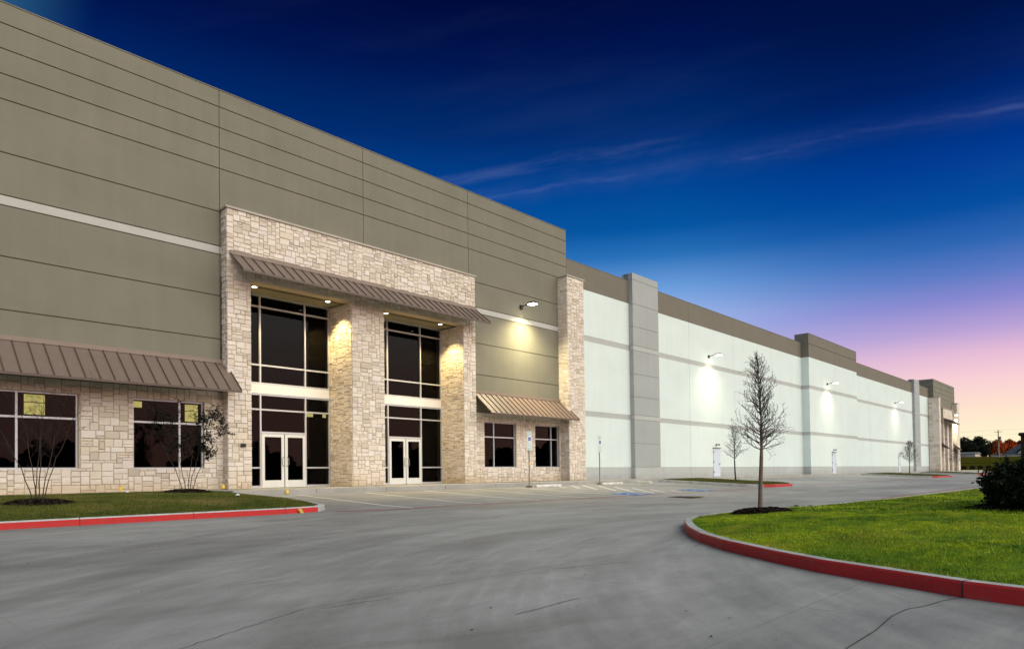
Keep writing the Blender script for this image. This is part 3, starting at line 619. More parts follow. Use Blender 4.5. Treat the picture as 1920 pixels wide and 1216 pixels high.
# entrances
def storefront(x0, m1, m2, x1):
    GYY = 1.28; f = MB(); t = .03
    def vbar(x, z0, z1, w=.03): f.box(x-w, x+w, GYY-.08, GYY+.04, z0, z1)
    def hbar(xa, xb, z, w=.03): f.box(xa, xb, GYY-.078, GYY+.038, z-w, z+w)
    f.box(x0, x0+.05, GYY-.08, GYY+.04, 0, 7.66); f.box(x1-.05, x1, GYY-.08, GYY+.04, 0, 7.66)
    vbar(m1, 0, 7.66); vbar(m2, 0, 7.66)
    segs = [(x0+.05, m1-.03), (m1+.03, m2-.03), (m2+.03, x1-.05)]
    for a, c in segs:
        for z in (7.63, 7.19, 4.87, 4.15, 3.70, 3.11): hbar(a, c, z)
    for a, c in (segs[0], segs[2]): hbar(a, c, .80); hbar(a, c, .05, .045)
    S = f.build('entrance_glazing', 'aluminium', BT)
    p = MB(); p.box(x0+.05, x1-.05, GYY-.095, GYY-.081, 3.74, 4.11); p.build('spandrel_panel', 'white_panel', S)
    q = MB(); q.add([(x0+.02,GYY,.02),(x1-.02,GYY,.02),(x1-.02,GYY,7.64),(x0+.02,GYY,7.64)], [(0,1,2,3)]); q.build('glass', 'dark_glass', S)
    for k in (0, 1):
        a = m1+.035+k*(m2-m1)/2; c = m1+(k+1)*(m2-m1)/2-(.006 if k == 0 else .035); d = MB(); y0, y1 = GYY-.10, GYY-.05; st_ = .115
        d.box(a, a+st_, y0, y1, .012, 2.15); d.box(c-st_, c, y0, y1, .012, 2.15); d.box(a+st_, c-st_, y0, y1, .012, .30); d.box(a+st_, c-st_, y0, y1, 2.03, 2.15)
        D = d.build('entrance_door', 'white_trim', BT)
        e = MB(); e.add([(a+st_-.01,GYY-.075,.28),(c-st_+.01,GYY-.075,.28),(c-st_+.01,GYY-.075,2.05),(a+st_-.01,GYY-.075,2.05)], [(0,1,2,3)]); e.build('glass', 'dark_glass', D)
        hx = c-.06 if k == 0 else a+.06; sg = -1 if k == 0 else 1
        e = MB(); e.tube([(hx,y0,.86),(hx+sg*.0,y0-.07,.88),(hx+sg*.06,y0-.08,.92),(hx+sg*.06,y0-.08,1.18),(hx,y0-.07,1.22),(hx,y0,1.24)], .014, 6); e.build('handle', 'handle_steel', D, smooth=True)
    f2 = MB(); f2.box(m1-.02, m2+.02, GYY-.10, GYY+.04, 2.16, 2.24); f2.build('door_header', 'aluminium', S)
storefront(11.67, 12.83, 14.80, 15.95); storefront(17.64, 19.02, 20.98, 22.30)
# dark interior; sunset glow of the far panes is put in as emission
b = MB(); b.box(-13.8, 30.8, 4.6, 4.7, -.1, 8.2); b.box(-13.8, 30.8, .32, 4.6, -.15, -.05); b.box(-13.8, 30.8, .32, 4.6, 8.2, 8.3)
for X in (-13.85, 12.0, 23.0, 30.85): b.box(X, X+.1, 1.7 if 10 < X < 23.1 else .32, 4.6, -.1, 8.2)
b.build('interior_partition', 'interior_dark', BT)
for x0, x1, z0, z1, sp in ((5.75,6.37,2.77,3.48,3.20),(9.27,9.60,3.24,3.48,None),(11.25,11.76,2.77,3.47,3.20),(16.75,17.14,3.26,3.50,None),(17.66,18.05,3.26,3.50,None)):
    b = MB()
    if sp: b.box(x0, x1, 4.57, 4.598, z0, sp-.015); b.box(x0, x1, 4.57, 4.598, sp+.015, z1)
    else: b.box(x0, x1, 4.57, 4.598, z0, z1)
    b.build('lit_pane', 'lit_pane', BT)
# card reader and awnings
b = MB(); b.box(11.22, 11.40, -.53, -.44, 1.53, 1.65); b.box(11.25, 11.37, -.545, -.53, 1.56, 1.60); b.build('card_reader', 'black_metal', BT, bevel=.01)
def awning(x0, x1, yt, zt, ye, ze, label, pitch=.40, tl=0, root=None):
    a = MB(); th = .03; zf = zt-.14
    a.add([(x0,yt-.02,zf),(x1,yt-.02,zf),(x1,ye,ze),(x0,ye,ze),(x0,yt-.02,zf-th),(x1,yt-.02,zf-th),(x1,ye,ze-th),(x0,ye,ze-th)], [(0,3,2,1),(4,5,6,7),(3,7,6,2),(0,4,7,3),(1,2,6,5)])
    A = a.build('awning', 'awning_brown', root or BT, label=label)
    r = MB(); k = max(2, round((x1-x0)/pitch)); d = Vector((0, ye-yt+.02, ze-zf)).normalized(); nn = Vector((0, d.z, -d.y)); nn = -nn if nn.z < 0 else nn
    for i in range(k+1):
        x = x0+.012+(x1-x0-.024)*i/k; p = Vector((x, yt-.02, zf)); q = Vector((x, ye, ze)); hw = Vector((.011,0,0)); up = nn*.038
        r.add([p-hw, p+hw, q+hw, q-hw, p-hw+up, p+hw+up, q+hw+up, q-hw+up], [(4,5,6,7),(0,4,7,3),(1,2,6,5),(2,3,7,6)])
    r.build('standing_seams', 'awning_rib', A)
    f = MB(); f.box(x0-.01, x1+.01, yt-.055, yt-.004, zf-.005, zt); f.build('flashing', 'flashing_tan', A)
    f = MB(); f.box(x0, x1, ye-.012, ye+.03, ze-.075, ze-.002); f.build('drip_edge', 'awning_rib', A)
awning(-13, 10.90, -.036, 4.68, -1.28, 3.46, 'long brown standing seam awning above the left windows')
awning(10.87, 23.16, -.475, 8.60, -1.45, 7.72, 'brown standing seam awning across the front of the entrance portal')
awning(23.30, 30.30, -.036, 4.62, -1.28, 3.42, 'brown standing seam awning between portal and stone pier')
# white side wall ------------------------------------------------------
XE = 121.8
def wall_set(segs, y, zt, joints, top_mat='brown_paint', x_pieces=None):
    """bands of the white wall: grey base, white, grey belts, brown parapet"""
    rows_ = [(0,.755,'base_grey'),(.755,3.82,'white_paint'),(3.82,4.13,'band_grey'),(4.13,8.34,'white_paint'),(8.34,8.67,'band_grey'),(8.67,11.42,'white_paint'),(11.42,zt,top_mat)]
    for z0, z1, mt in rows_:
        for x0, x1 in segs:
            b = MB(); js = [x0]+[j for j in joints if x0+.2 < j < x1-.2]+[x1]
            dz = .012 if mt == 'band_grey' else 0
            for a, c in zip(js[:-1], js[1:]): b.box(a+(.012 if a != x0 else 0), c-(.012 if c != x1 else 0), y+dz, y+.08, z0+(.006 if z0 else 0), z1)
            b.build({'base_grey':'wall_base','white_paint':'wall_panels','band_grey':'belt_course','brown_paint':'parapet'}[mt], mt, BT)
        continue
        nm = {'base_grey':'wall_base','white_paint':'wall_panels','band_grey':'belt_course','brown_paint':'parapet'}[mt]
        b.build(nm, mt, BT)
J = [45.42, 52.9, 60.6, 75.45, 90.5, 98.0, 105.6]
dr = [(49.0,50.05),(74.1,75.15),(103.0,104.1)]
for q in ((30.98, XE, .05, .35, -.3, 12.86),(67.98, 82.98, -.65, .04, -.3, 13.66)):
    b = MB(); b.box(*q); b.build('wall', 'joint_grey', BT)
wall_set([(30.97, 67.94), (83.02, XE)], 0, 12.90, J)
wall_set([(67.94, 83.02)], -.72, 12.72, J)
b = MB(); b.box(67.94, 83.02, -.72, -.64, 12.76, 13.74); b.build('parapet', 'brown_paint', BT)
b = MB(); b.box(67.94, 68.0, -.64, .0, .0, .755); b.build('wall_base', 'base_grey', BT)
for xa, xb in ((67.93,67.98),(83.0,83.03)):
    b = MB(); b.box(xa, xb, -.64, .0, .757, 11.42); b.build('return_wall', 'white_paint', BT)
b = MB(); b.box(67.93, 67.98, -.64, .6, 11.422, 13.74); b.box(83.0, 83.03, -.64, .6, 11.422, 13.74); b.box(67.98, 83.0, -.6, .6, 13.5, 13.72); b.build('parapet_return', 'tan_paint', BT)
for z0, z1 in ((3.82,4.13),(8.34,8.67)):
    b = MB(); b.box(67.925, 67.975, -.64, 0, z0, z1); b.build('belt_course', 'band_grey', BT)
for q in ((30.98, 67.9, -.015, .36, 12.902, 12.93),(83.05, XE, -.015, .36, 12.902, 12.93),(67.92, 83.04, -.74, .62, 13.742, 13.77)):
    b = MB(); b.box(*q); b.build('coping', 'brown_paint', BT)
def pilaster(x0, x1, zt):
    b = MB(); gr = [.76, 2.30, 3.84, 4.14, 5.33, 6.81, 8.34, 8.66, 9.90, 11.38, 12.95]; zz = [0]+gr+[zt]; c = MB()
    for i, (a, d) in enumerate(zip(zz[:-1], zz[1:])): b.box(x0, x1, -.31, -.004, a+(.012 if i else 0), d-(.012 if i < len(zz)-2 else 0), 1 if i in (0, 3, 7) else 0)
    p = b.build('pilaster', ['grey_paint','band_grey'], BT)
    k = MB(); k.box(x0+.02, x1-.02, -.29, .36, 0, zt-.03); k.build('pilaster_core', 'joint_grey', p)
    k = MB(); k.box(x0, x1, -.31, .5, zt, zt+.02); k.box(x0, x1, .36, .5, 12.5, zt); k.build('pilaster_top', 'grey_paint', p)
pilaster(37.46, 40.62, 13.36); pilaster(111.55, 114.6, 13.36)
# side doors
for i, (x0, yw) in enumerate(((49.0, 0), (74.1, -.72), (103.05, 0))):
    d = MB(); d.box(x0, x0+1.0, yw-.03, yw-.003, .02, 2.13); D = d.build('side_door', 'door_paint', BT)
    f = MB(); f.box(x0-.06, x0-.002, yw-.035, yw-.002, 0, 2.17); f.box(x0+1.002, x0+1.06, yw-.035, yw-.002, 0, 2.17); f.box(x0-.002, x0+1.002, yw-.035, yw-.002, 2.132, 2.19); f.build('frame', 'door_paint', D)
    f = MB(); f.box(x0-.14, x0+1.14, yw-.12, yw-.002, 2.215, 2.26); f.build('drip_cap', 'steel_grey', D)
    f = MB(); f.box(x0+.86, x0+.95, yw-.10, yw-.031, .98, 1.02); f.box(x0+.76, x0+.95, yw-.12, yw-.10, .985, 1.015); f.build('handle', 'black_metal', D)
    for z in (.30, 1.08, 1.86): f = MB(); f.box(x0-.075, x0-.015, yw-.075, yw-.036, z, z+.13); f.build('hinge', 'steel_grey', D)
# far entrance block, a mirror of the near one
b = MB(); BL = MB(); gr = [5.43, 7.0, 8.51, 8.81, 10.07, 11.65, 12.40, 13.15, 13.91]; zz = [3.42]+gr+[14.35]
for i, (a, d) in enumerate(zip(zz[:-1], zz[1:])): b.box(121.8, 137.9, -.70, -.64, a+.02, d-(.02 if i < len(zz)-2 else 0))
for i, (a, d) in enumerate(zip(zz[:-1], zz[1:])): b.box(121.8, 121.86, -.64, 1.4, a+.02, d-(.02 if i < len(zz)-2 else 0))
b.build('wall_panels', 'tan_paint', BT, label='olive tan upper wall of the distant entrance block')
BL.box(121.86, 137.88, -.62, 1.35, 7.65, 14.3); BL.box(121.86, 126.4, -.62, 1.35, -.3, 7.65); BL.box(132.1, 137.88, -.62, 1.35, -.3, 7.65); BL.box(137.6, 138.0, .9, 60, -.3, 12.8); BL.build('wall', 'joint_dark', BT)
b = MB(); b.box(126.4, 132.1, .6, .65, 0, 7.65); b.build('far_entrance_glass', 'dark_glass', BT); b = MB(); b.box(126.4, 132.1, 1.0, 1.3, 0, 7.65); b.build('interior_partition', 'interior_dark', BT)
b = MB(); U2 = .17
for xa, xb in ((122.4,125.8),(132.9,137.8)):
    b = MB(); veneer(b, (xa,-.74,0), FX, FZ, FN, xb-xa, 3.5, unit=U2, seed=61); b.box(xa, xb, -.735, -.63, 0, 3.5, 1); b.build('stone_base', ['limestone','mortar'], BT)
b = MB(); stone_pier(b, 121.3, 122.45, -1.5, -.05, 0, 11.32, U2, 62, True, False); b.build('corner_pier', ['limestone','mortar'], BT)
b = MB(); stone_pier(b, 135.4, 137.3, -1.45, -.05, 0, 11.32, U2, 63, True, False); b.build('corner_pier', ['limestone','mortar'], BT)
for q in ((121.25, 122.5, -1.55, .0, 11.32, 11.42),(135.35, 137.35, -1.5, .0, 11.32, 11.42),(125.7, 133.0, -1.25, -.64, 9.92, 10.02)):
    b = MB(); b.box(*q); b.build('pier_cap', 'cap_stone', BT)
b = MB(); stone_pier(b, 125.75, 126.5, -1.2, -.0, 0, 7.5, U2, 64, True, False); stone_pier(b, 128.7, 129.7, -1.2, .6, 0, 7.5, U2, 65, True, False); stone_pier(b, 132.1, 132.95, -1.2, -.0, 0, 7.5, U2, 66, True, False)
b.box(125.78, 132.92, -1.17, -.63, 7.5, 9.92, 1); veneer(b, (125.76,-1.17,7.5), FX, FZ, FN, 7.18, 2.42, unit=U2, seed=67)
b.build('entrance_portal', ['limestone','mortar'], BT, label='distant limestone portal')
awning(125.8, 133.1, -1.22, 8.45, -2.2, 7.6, 'small dark awning on the distant portal')
awning(122.5, 125.7, -.76, 4.7, -2.0, 3.5, 'small lower awning left of the distant portal'); awning(133.0, 135.3, -.76, 4.7, -2.0, 3.5, 'small lower awning right of the distant portal')

# ------------------------------------------------------------------ wall lamps
def wall_lamp(X, yw, Z, label, power, reach=.86, col=(1,.92,.62)):
    t = thing('wall_lamp', (X, yw, Z), label, 'wall lamp', 'floodlights on arms along the facade')
    b = MB(); b.box(X-.10, X+.10, yw-.09, yw-.004, Z-.16, Z+.06); b.build('wall_bracket', 'black_metal', t, bevel=.01)
    b = MB(); b.tube([(X, yw-.09, Z-.02), (X, yw-.25, Z+.0), (X, yw-reach+.22, Z+.04)], .028, 8); b.build('arm', 'black_metal', t, smooth=True)
    b = MB(); b.box(X-.17, X+.17, yw-reach-.20, yw-reach+.24, Z-.02, Z+.09); H = b.build('lamp_head', 'black_metal', t, bevel=.02)
    b = MB(); b.box(X-.15, X+.15, yw-reach-.18, yw-reach+.20, Z-.055, Z-.021); b.build('lens', 'lamp_lens', H)
    ld = bpy.data.lights.new('flood', 'SPOT'); ld.energy = power*9; ld.color = col; ld.spot_size = R(150); ld.spot_blend = 1.0; ld.shadow_soft_size = .12
    lo = bpy.data.objects.new('flood', ld); COL.objects.link(lo); lo.parent = t; lo.location = (0, -reach, -.08); lo.rotation_euler = (R(-16), 0, 0)
    # back spill under the bracket
    ld = bpy.data.lights.new('spill', 'SPOT'); ld.energy = power*.11; ld.color = (1,.88,.48); ld.spot_size = R(125); ld.spot_blend = .8; ld.shadow_soft_size = .05
    lo = bpy.data.objects.new('spill', ld); COL.objects.link(lo); lo.parent = t; lo.location = (0, -.22, -.20); lo.rotation_euler = (R(-18), 0, 0)
    return t
wall_lamp(26.96, 0, 9.42, 'floodlight on a short black arm on the tan wall between portal and stone pier', 400, col=(1,.87,.52))
wall_lamp(48.45, 0, 9.28, 'floodlight on the white wall behind the tall bare tree', 130)
wall_lamp(73.0, -.72, 9.25, 'floodlight on the projecting middle part of the white wall', 105)
wall_lamp(102.0, 0, 9.32, 'floodlight on the far white wall above the distant planter', 85)
wall_lamp(134.4, -.70, 9.34, 'floodlight glowing beside the last stone pier of the far entrance', 320)
def door_lamp(X, yw, label):
    t = thing('door_lamp', (X, yw, 2.48), label, 'door lamp', 'small unlit lamps above the side doors')
    b = MB(); b.tube([(X,yw-.004,2.48),(X,yw-.05,2.48)], .09, 14); b.build('base_plate', 'steel_grey', t)
    b = MB(); b.tube([(X,yw-.05,2.48),(X,yw-.16,2.49),(X,yw-.30,2.47)], [.03,.04,.06], 10); b.build('lamp_head', 'black_metal', t)
door_lamp(49.45, 0, 'small lamp above the white door nearest the entrance block'); door_lamp(74.6, -.72, 'small lamp above the door in the projecting white wall'); door_lamp(103.55, 0, 'small lamp above the farthest side door')

# ------------------------------------------------------------------ parking signs and wheel stops
def park_sign(X, Y, label, tag_):
    z = gz(Y); t = thing('parking_sign', (X, Y, z), label, 'sign', 'accessible parking signs')
    b = MB(); b.tube([(X,Y,z),(X+.015,Y,z+1.2),(X-.02,Y,z+2.5)], .030, 8); b.build('post', 'steel_grey', t)
    b = MB(); b.tube([(X,Y,z),(X,Y,z+.07)], [.16,.13], 14); b.build('base', 'rust', t)
    def plate(z0, z1, w=.155):
        p = MB(); p.box(X-w, X+w, Y-.050, Y-.036, z0, z1); return p.build('plate', 'sign_white', t, bevel=.004)
    P1 = plate(2.22, 2.40)
    p = MB(); p.box(X-.12, X+.12, Y-.054, Y-.0505, 2.24, 2.255); p.box(X-.12, X+.12, Y-.054, Y-.0505, 2.365, 2.38); p.build('stripe', 'sign_green', P1)
    cu = bpy.data.curves.new('lettering', 'FONT'); cu.body = 'RESERVED'; cu.size = .055; cu.align_x = 'CENTER'; cu.extrude = .001; cu.materials.append(MATS['sign_green'])
    tmp = bpy.data.objects.new('tmp', cu); me_ = bpy.data.meshes.new_from_object(tmp); bpy.data.objects.remove(tmp); o = bpy.data.objects.new('lettering', me_); COL.objects.link(o); o.parent = P1; o.location = (0, -.053, 2.29-z); o.rotation_euler = (R(90), 0, 0)
    P2 = plate(1.88, 2.205)
    p = MB(); p.box(X-.085, X+.085, Y-.054, Y-.0505, 1.96, 2.14); p.build('symbol_panel', 'sign_blue', P2)
    p = MB(); q = lambda a, c: (X+a, Y-.056, 2.05+c); p.tube([q(-.02,.055),q(-.015,0),(X+.025,Y-.056,2.05),(X+.045,Y-.056,2.0)], .007, 4)
    p.tube([q(-.01+.04*math.cos(k), -.025+.04*math.sin(k)) for k in [R(v) for v in range(100,381,20)]], .006, 4); p.tube([q(-.02,.062),q(-.018,.078)], .012, 6); p.build('wheelchair_symbol', 'sign_white', P2)
    P3 = plate(1.52, 1.865)
    p = MB()
    for zz_ in (1.545, 1.60, 1.70, 1.78): p.box(X-.12, X+.12, Y-.054, Y-.0505, zz_, zz_+.018)
    p.build('stripe', 'sign_green', P3)
    if tag_:
        p = MB(); p.tube([(X,Y,z+1.05),(X,Y,z+1.16)], .04, 8); p.build('yellow_tape', 'flag_yellow', t)
park_sign(23.83, -3.2, 'accessible parking sign with yellow tape on its post, before the stone wall', True)
park_sign(29.82, -2.95, 'accessible parking sign on a grey post in front of the white wall', False)
def wheelstop(X, Y, rz, label, ln=1.85):
    z = gz(Y); o = Vector((X, Y, z)); b = MB(); h = ln/2
    prof = [(-.08,0),(-.075,.07),(-.045,.12),(.045,.12),(.075,.07),(.08,0)]
    vs = [(x, y, zz_) for x in (-h, h) for y, zz_ in prof]; n = 6
    b.add(vs, [(i, i+1, n+i+1, n+i) for i in range(n-1)]+[tuple(range(n))[::-1], tuple(range(n, 2*n))])
    w = b.build('wheel_stop', 'stop_concrete', None, bevel=.012); w.location = o+Vector((0,0,.004)); w.rotation_euler = (0,0,rz); w['label'] = label; w['category'] = 'wheel stop'; w['group'] = 'concrete wheel stops'
wheelstop(24.85, -3.50, 0, 'pale concrete wheel stop beside the sign on the stone wall side'); wheelstop(30.3, -3.42, 0, 'concrete wheel stop beside the sign in front of the white wall')
wheelstop(33.6, -3.2, R(72), 'wheel stop lying end on near the first planter', 1.6)
b = MB(); b.box(23.3, 24.3, -11.85, -10.7, gz(-11.2)+.004, gz(-11.2)+.012)
for i in range(9): b.box(23.36+i*.105, 23.40+i*.105, -11.80, -10.75, gz(-11.2)+.012, gz(-11.2)+.022)
b.build('drain_grate', 'rust', label='rusty drain grate set in the paving', category='drain grate')
for X, Y, zz_, lb in ((7.25,-.55,0,'yellow marker flag against the stone wall between the two left windows'),(10.5,-.62,0,'yellow marker flag at the foot of the left portal pier'),(11.75,-2.78,gz(-2.8),'small yellow marker flag at the sidewalk edge in front of the first entrance')):
    t = thing('marker_flag', (X, Y, zz_), lb, 'marker flag', 'yellow utility flags'); b = MB(); b.tube([(X,Y,zz_),(X+.01,Y,zz_+.2)], .003, 4); b.build('wire', 'steel_grey', t)
    b = MB(); b.add([(X-.03,Y,zz_+.06),(X+.04,Y-.03,zz_+.04),(X+.07,Y-.01,zz_+.13),(X+.03,Y+.01,zz_+.21),(X-.02,Y,zz_+.17)], [(0,1,2,3,4)]); b.build('flag', 'flag_yellow', t)
def litter(X, Y, zf, s_, lb):
    b = MB(); z = zf(X, Y)+.04; b.add([(X-s_,Y,z),(X,Y-s_*.5,z+.01),(X+s_,Y,z),(X+s_*.8,Y+s_*.5,z+.035),(X-s_*.5,Y+s_*.6,z+.03),(X,Y,z+.06)], [(0,1,5),(1,2,5),(2,3,5),(3,4,5),(4,0,5)])
    b.build('litter', 'litter_white', label=lb, category='litter')
litter(8.9, -5.2, sc(zlw), .07, 'crumpled white paper on the left lawn near the kerb end'); litter(9.2, -2.4, sc(zlw), .05, 'scrap of paper on the lawn at the right of the leafy shrub'); litter(7.0, -2.0, sc(zlw), .05, 'scrap of paper on the lawn left of the leafy shrub')
for X, Y, lb in ((20.6,-16.7,'small dark stone on the red line behind the island'),(20.95,-17.0,'smaller stone further along the red line')):
    b = MB(); b.tube([(X,Y,gz(Y)),(X,Y,gz(Y)+.03),(X,Y,gz(Y)+.05)], [.09,.075,.03], 7); b.build('stone', 'mulch_dark', label=lb, category='stone')

# ------------------------------------------------------------------ trees
def conifer_form(loc, H, crown_w, z_low, lean, label, seed, mats=('bark','twig'), dens=1.0, trunk_r=.052, group='young street trees in the planting islands', leaves=0):
    rg = random.Random(seed); t = thing('bare_tree', loc, label, 'tree', group); o = Vector(loc)
    def axis(z): k = z/H; return o+Vector((lean[0]*k+.03*math.sin(k*7+seed), lean[1]*k+.03*math.cos(k*5), z))
    b = MB(); pts = [axis(z) for z in np.linspace(-.04, H*.99, 16)]; b.tube(pts, [trunk_r*(1-.55*(i/15)**.8)*(1.25 if i == 0 else 1) if i < 6 else trunk_r*max(.09, .68*(1-(i-5)/10.5)) for i in range(16)], 8); b.build('trunk', mats[0], t, smooth=True)
    c = MB(); lf = MB(); nb = int(62*dens)
    def env(z):
        k = (z-z_low)/(H-z_low); return crown_w/2*(1.0-k)**.82+.03*(1 if k > .08 else .93)
    def twig(p, d, L_, r, lev):
        n = 4 if lev < 2 else 3; pts = [p]; q = p.copy(); dd = d.copy()
        for i in range(n):
            dd = (dd+Vector((rg.gauss(0,.16), rg.gauss(0,.16), rg.gauss(.10,.12)))).normalized(); q = q+dd*L_/n; pts.append(q.copy())
        c.tube(pts, [max(.0014, r*(1-.8*i/n)) for i in range(n+1)], 4 if lev == 0 else 3, cap=False)
        if lev < 3:
            kk = (int(6*dens)+1 if lev == 0 else 3 if lev == 1 else 2)
            for j in range(kk):
                f = rg.uniform(.22, 1) if lev else (j+1)/(kk+.3); s_ = min(n-1, int(f*n)); base = pts[s_].lerp(pts[s_+1], f*n-s_)
                ax = (pts[s_+1]-pts[s_]).normalized(); side = ax.cross(Vector((rg.gauss(0,1), rg.gauss(0,1), rg.gauss(0,.7)))).normalized()
                nd = (ax*.75+side*.75+Vector((0,0,.12))).normalized(); twig(base, nd, L_*rg.uniform(.30,.52)*(1.15-.4*f), r*.5, lev+1)
        if leaves and lev >= 1 and rg.random() < leaves:
            s_ = .035; e = Vector((rg.gauss(0,1), rg.gauss(0,1), rg.gauss(0,1))).normalized()*s_; e2 = e.cross(Vector((rg.random(),rg.random(),1))).normalized()*s_*.6
            lf.add([q-e, q+e2, q+e, q-e2], [(0,1,2,3)])
    for i in range(nb):
        k = (i+rg.random()*.8)/nb; z = z_low+(H*.93-z_low)*k**1.05; a = i*2.399+rg.uniform(-.4,.4); up = .34+1.25*k+rg.uniform(-.15,.15)
        d = Vector((math.cos(a), math.sin(a), up)).normalized(); L_ = max(.10, env(z)*rg.uniform(.72,1.12))*1.05/max(.5, math.hypot(d.x, d.y))
        if rg.random() < .12: L_ *= 1.15
        twig(axis(z), d, min(L_, env(z)*1.3+.05), .0115*(1-.55*k)+.002, 0)
    c.build('crown', mats[1], t)
    if leaves: lf.build('buds', 'leaf_bud', t)
    return t
zt_ = float(zisl(np.array([14.1]), np.array([-18.25]))[0])
conifer_form((14.19,-18.35,zt_+.05), 3.44, 1.10, 1.28, (-.03,.02), 'tall bare conical tree in the mulch ring at the tip of the right grass island', 5, trunk_r=.050, dens=1.05)
conifer_form((39.4,-6.2,gz(-6.2)+.18), 3.40, 1.45, 1.30, (-.22,.1), 'small bare tree leaning left in the first planter, behind the tall bare tree', 9, mats=('twig','twig'), dens=.8, trunk_r=.05)
conifer_form((84.0,-5.6,gz(-5.6)+.18), 3.6, 2.0, 1.15, (0,0), 'small bare rounded tree in the second planter before the white wall', 13, mats=('twig','twig'), dens=.9, trunk_r=.05, leaves=.35)
conifer_form((107.5,-5.9,gz(-5.9)+.18), 3.3, 1.9, 1.2, (0,0), 'small bare tree in front of the far stone portal', 17, mats=('twig','twig'), dens=.8, trunk_r=.05, leaves=.4)

def multi_stem(loc, label, H, stems, seed, leaf_fn=None, cat='shrub'):
    rg = random.Random(seed); t = thing('multi_stem_shrub', loc, label, cat, 'young multi-stem shrubs on the left lawn'); o = Vector(loc); s_ = MB(); tw = MB(); lf = MB(); tips = []
    for (dx, dy, fx, fy) in stems:
        pts = [o+Vector((dx, dy, -.03))]; n = 9
        for i in range(1, n+1):
            k = i/n; pts.append(o+Vector((dx+(fx-dx)*k**1.25+rg.gauss(0,.012), dy+(fy-dy)*k**1.25+rg.gauss(0,.012), H*rg.uniform(.98,1.02)*k)))
        s_.tube(pts[:7], [.013*(1-.09*i) for i in range(7)], 6, cap=False); tw.tube(pts[6:], [.008,.006,.004,.002][:len(pts[6:])], 4, cap=False)
        def sub(p, d, L_, r, lev):
            q = p.copy(); pp = [p]; dd = d.copy()
            for i in range(4): dd = (dd+Vector((rg.gauss(0,.2), rg.gauss(0,.2), rg.gauss(.08,.12)))).normalized(); q = q+dd*L_/4; pp.append(q.copy())
            tw.tube(pp, [r, r*.8, r*.6, r*.4, r*.25], 3, cap=False); tips.extend(pp[1:])
            if lev < 2:
                for j in range(3): e = rg.randint(1, 4); nd = (dd+Vector((rg.gauss(0,.7), rg.gauss(0,.7), rg.gauss(.1,.4)))).normalized(); sub(pp[e], nd, L_*.6, r*.6, lev+1)
        for i in range(4, n+1):
            for _ in range(2):
                a = rg.uniform(0, 6.28); sub(pts[i], Vector((math.cos(a), math.sin(a), rg.uniform(.5,1.6))).normalized(), H*rg.uniform(.14,.26), .0045, 0)
    s_.build('stems', 'stem_brown', t, smooth=True); tw.build('twigs', 'twig', t)
    if leaf_fn:
        for p in tips:
            k = leaf_fn(p, rg)
            for _ in range(k):
                c0 = p+Vector((rg.gauss(0,.03), rg.gauss(0,.03), rg.gauss(0,.03))); e = Vector((rg.gauss(0,1), rg.gauss(0,1), rg.gauss(-.2,.7))).normalized()*rg.uniform(.022,.042); f = e.cross(Vector((rg.gauss(0,1),rg.gauss(0,1),rg.gauss(0,1)))).normalized()*.017
                lf.add([c0-e, c0+f, c0+e, c0-f], [(0,1,2,3)])
        lf.build('leaves', 'leaf_dark', t)
    return t
za = sc(zlw)(4.0,-5.6)
multi_stem((4.0,-5.6,za+.06), 'leafless multi-stem shrub with spreading thin stems before the leftmost window', 2.25, [(-.10,0,-1.0,.2),(-.02,.05,-.3,.3),(.0,-.04,.05,-.2),(.08,.02,.55,.2),(.10,-.03,.75,-.3),(-.05,.02,.15,.3)], 3)
zb = sc(zlw)(8.52,-2.6)
multi_stem((8.52,-2.6,zb+.05), 'multi-stem shrub with sparse dark leaves before the second window', 2.12, [(-.14,0,-1.1,.1),(-.05,.02,-.45,.3),(.03,0,.2,-.2),(.08,.03,.70,.1),(.12,-.02,1.15,-.1)], 4,
           leaf_fn=lambda p, rg: rg.choice((2,4,5)) if (p.x > 8.85 and rg.random() < .34) else (rg.choice((2,3,4)) if rg.random() < .26 else 0))

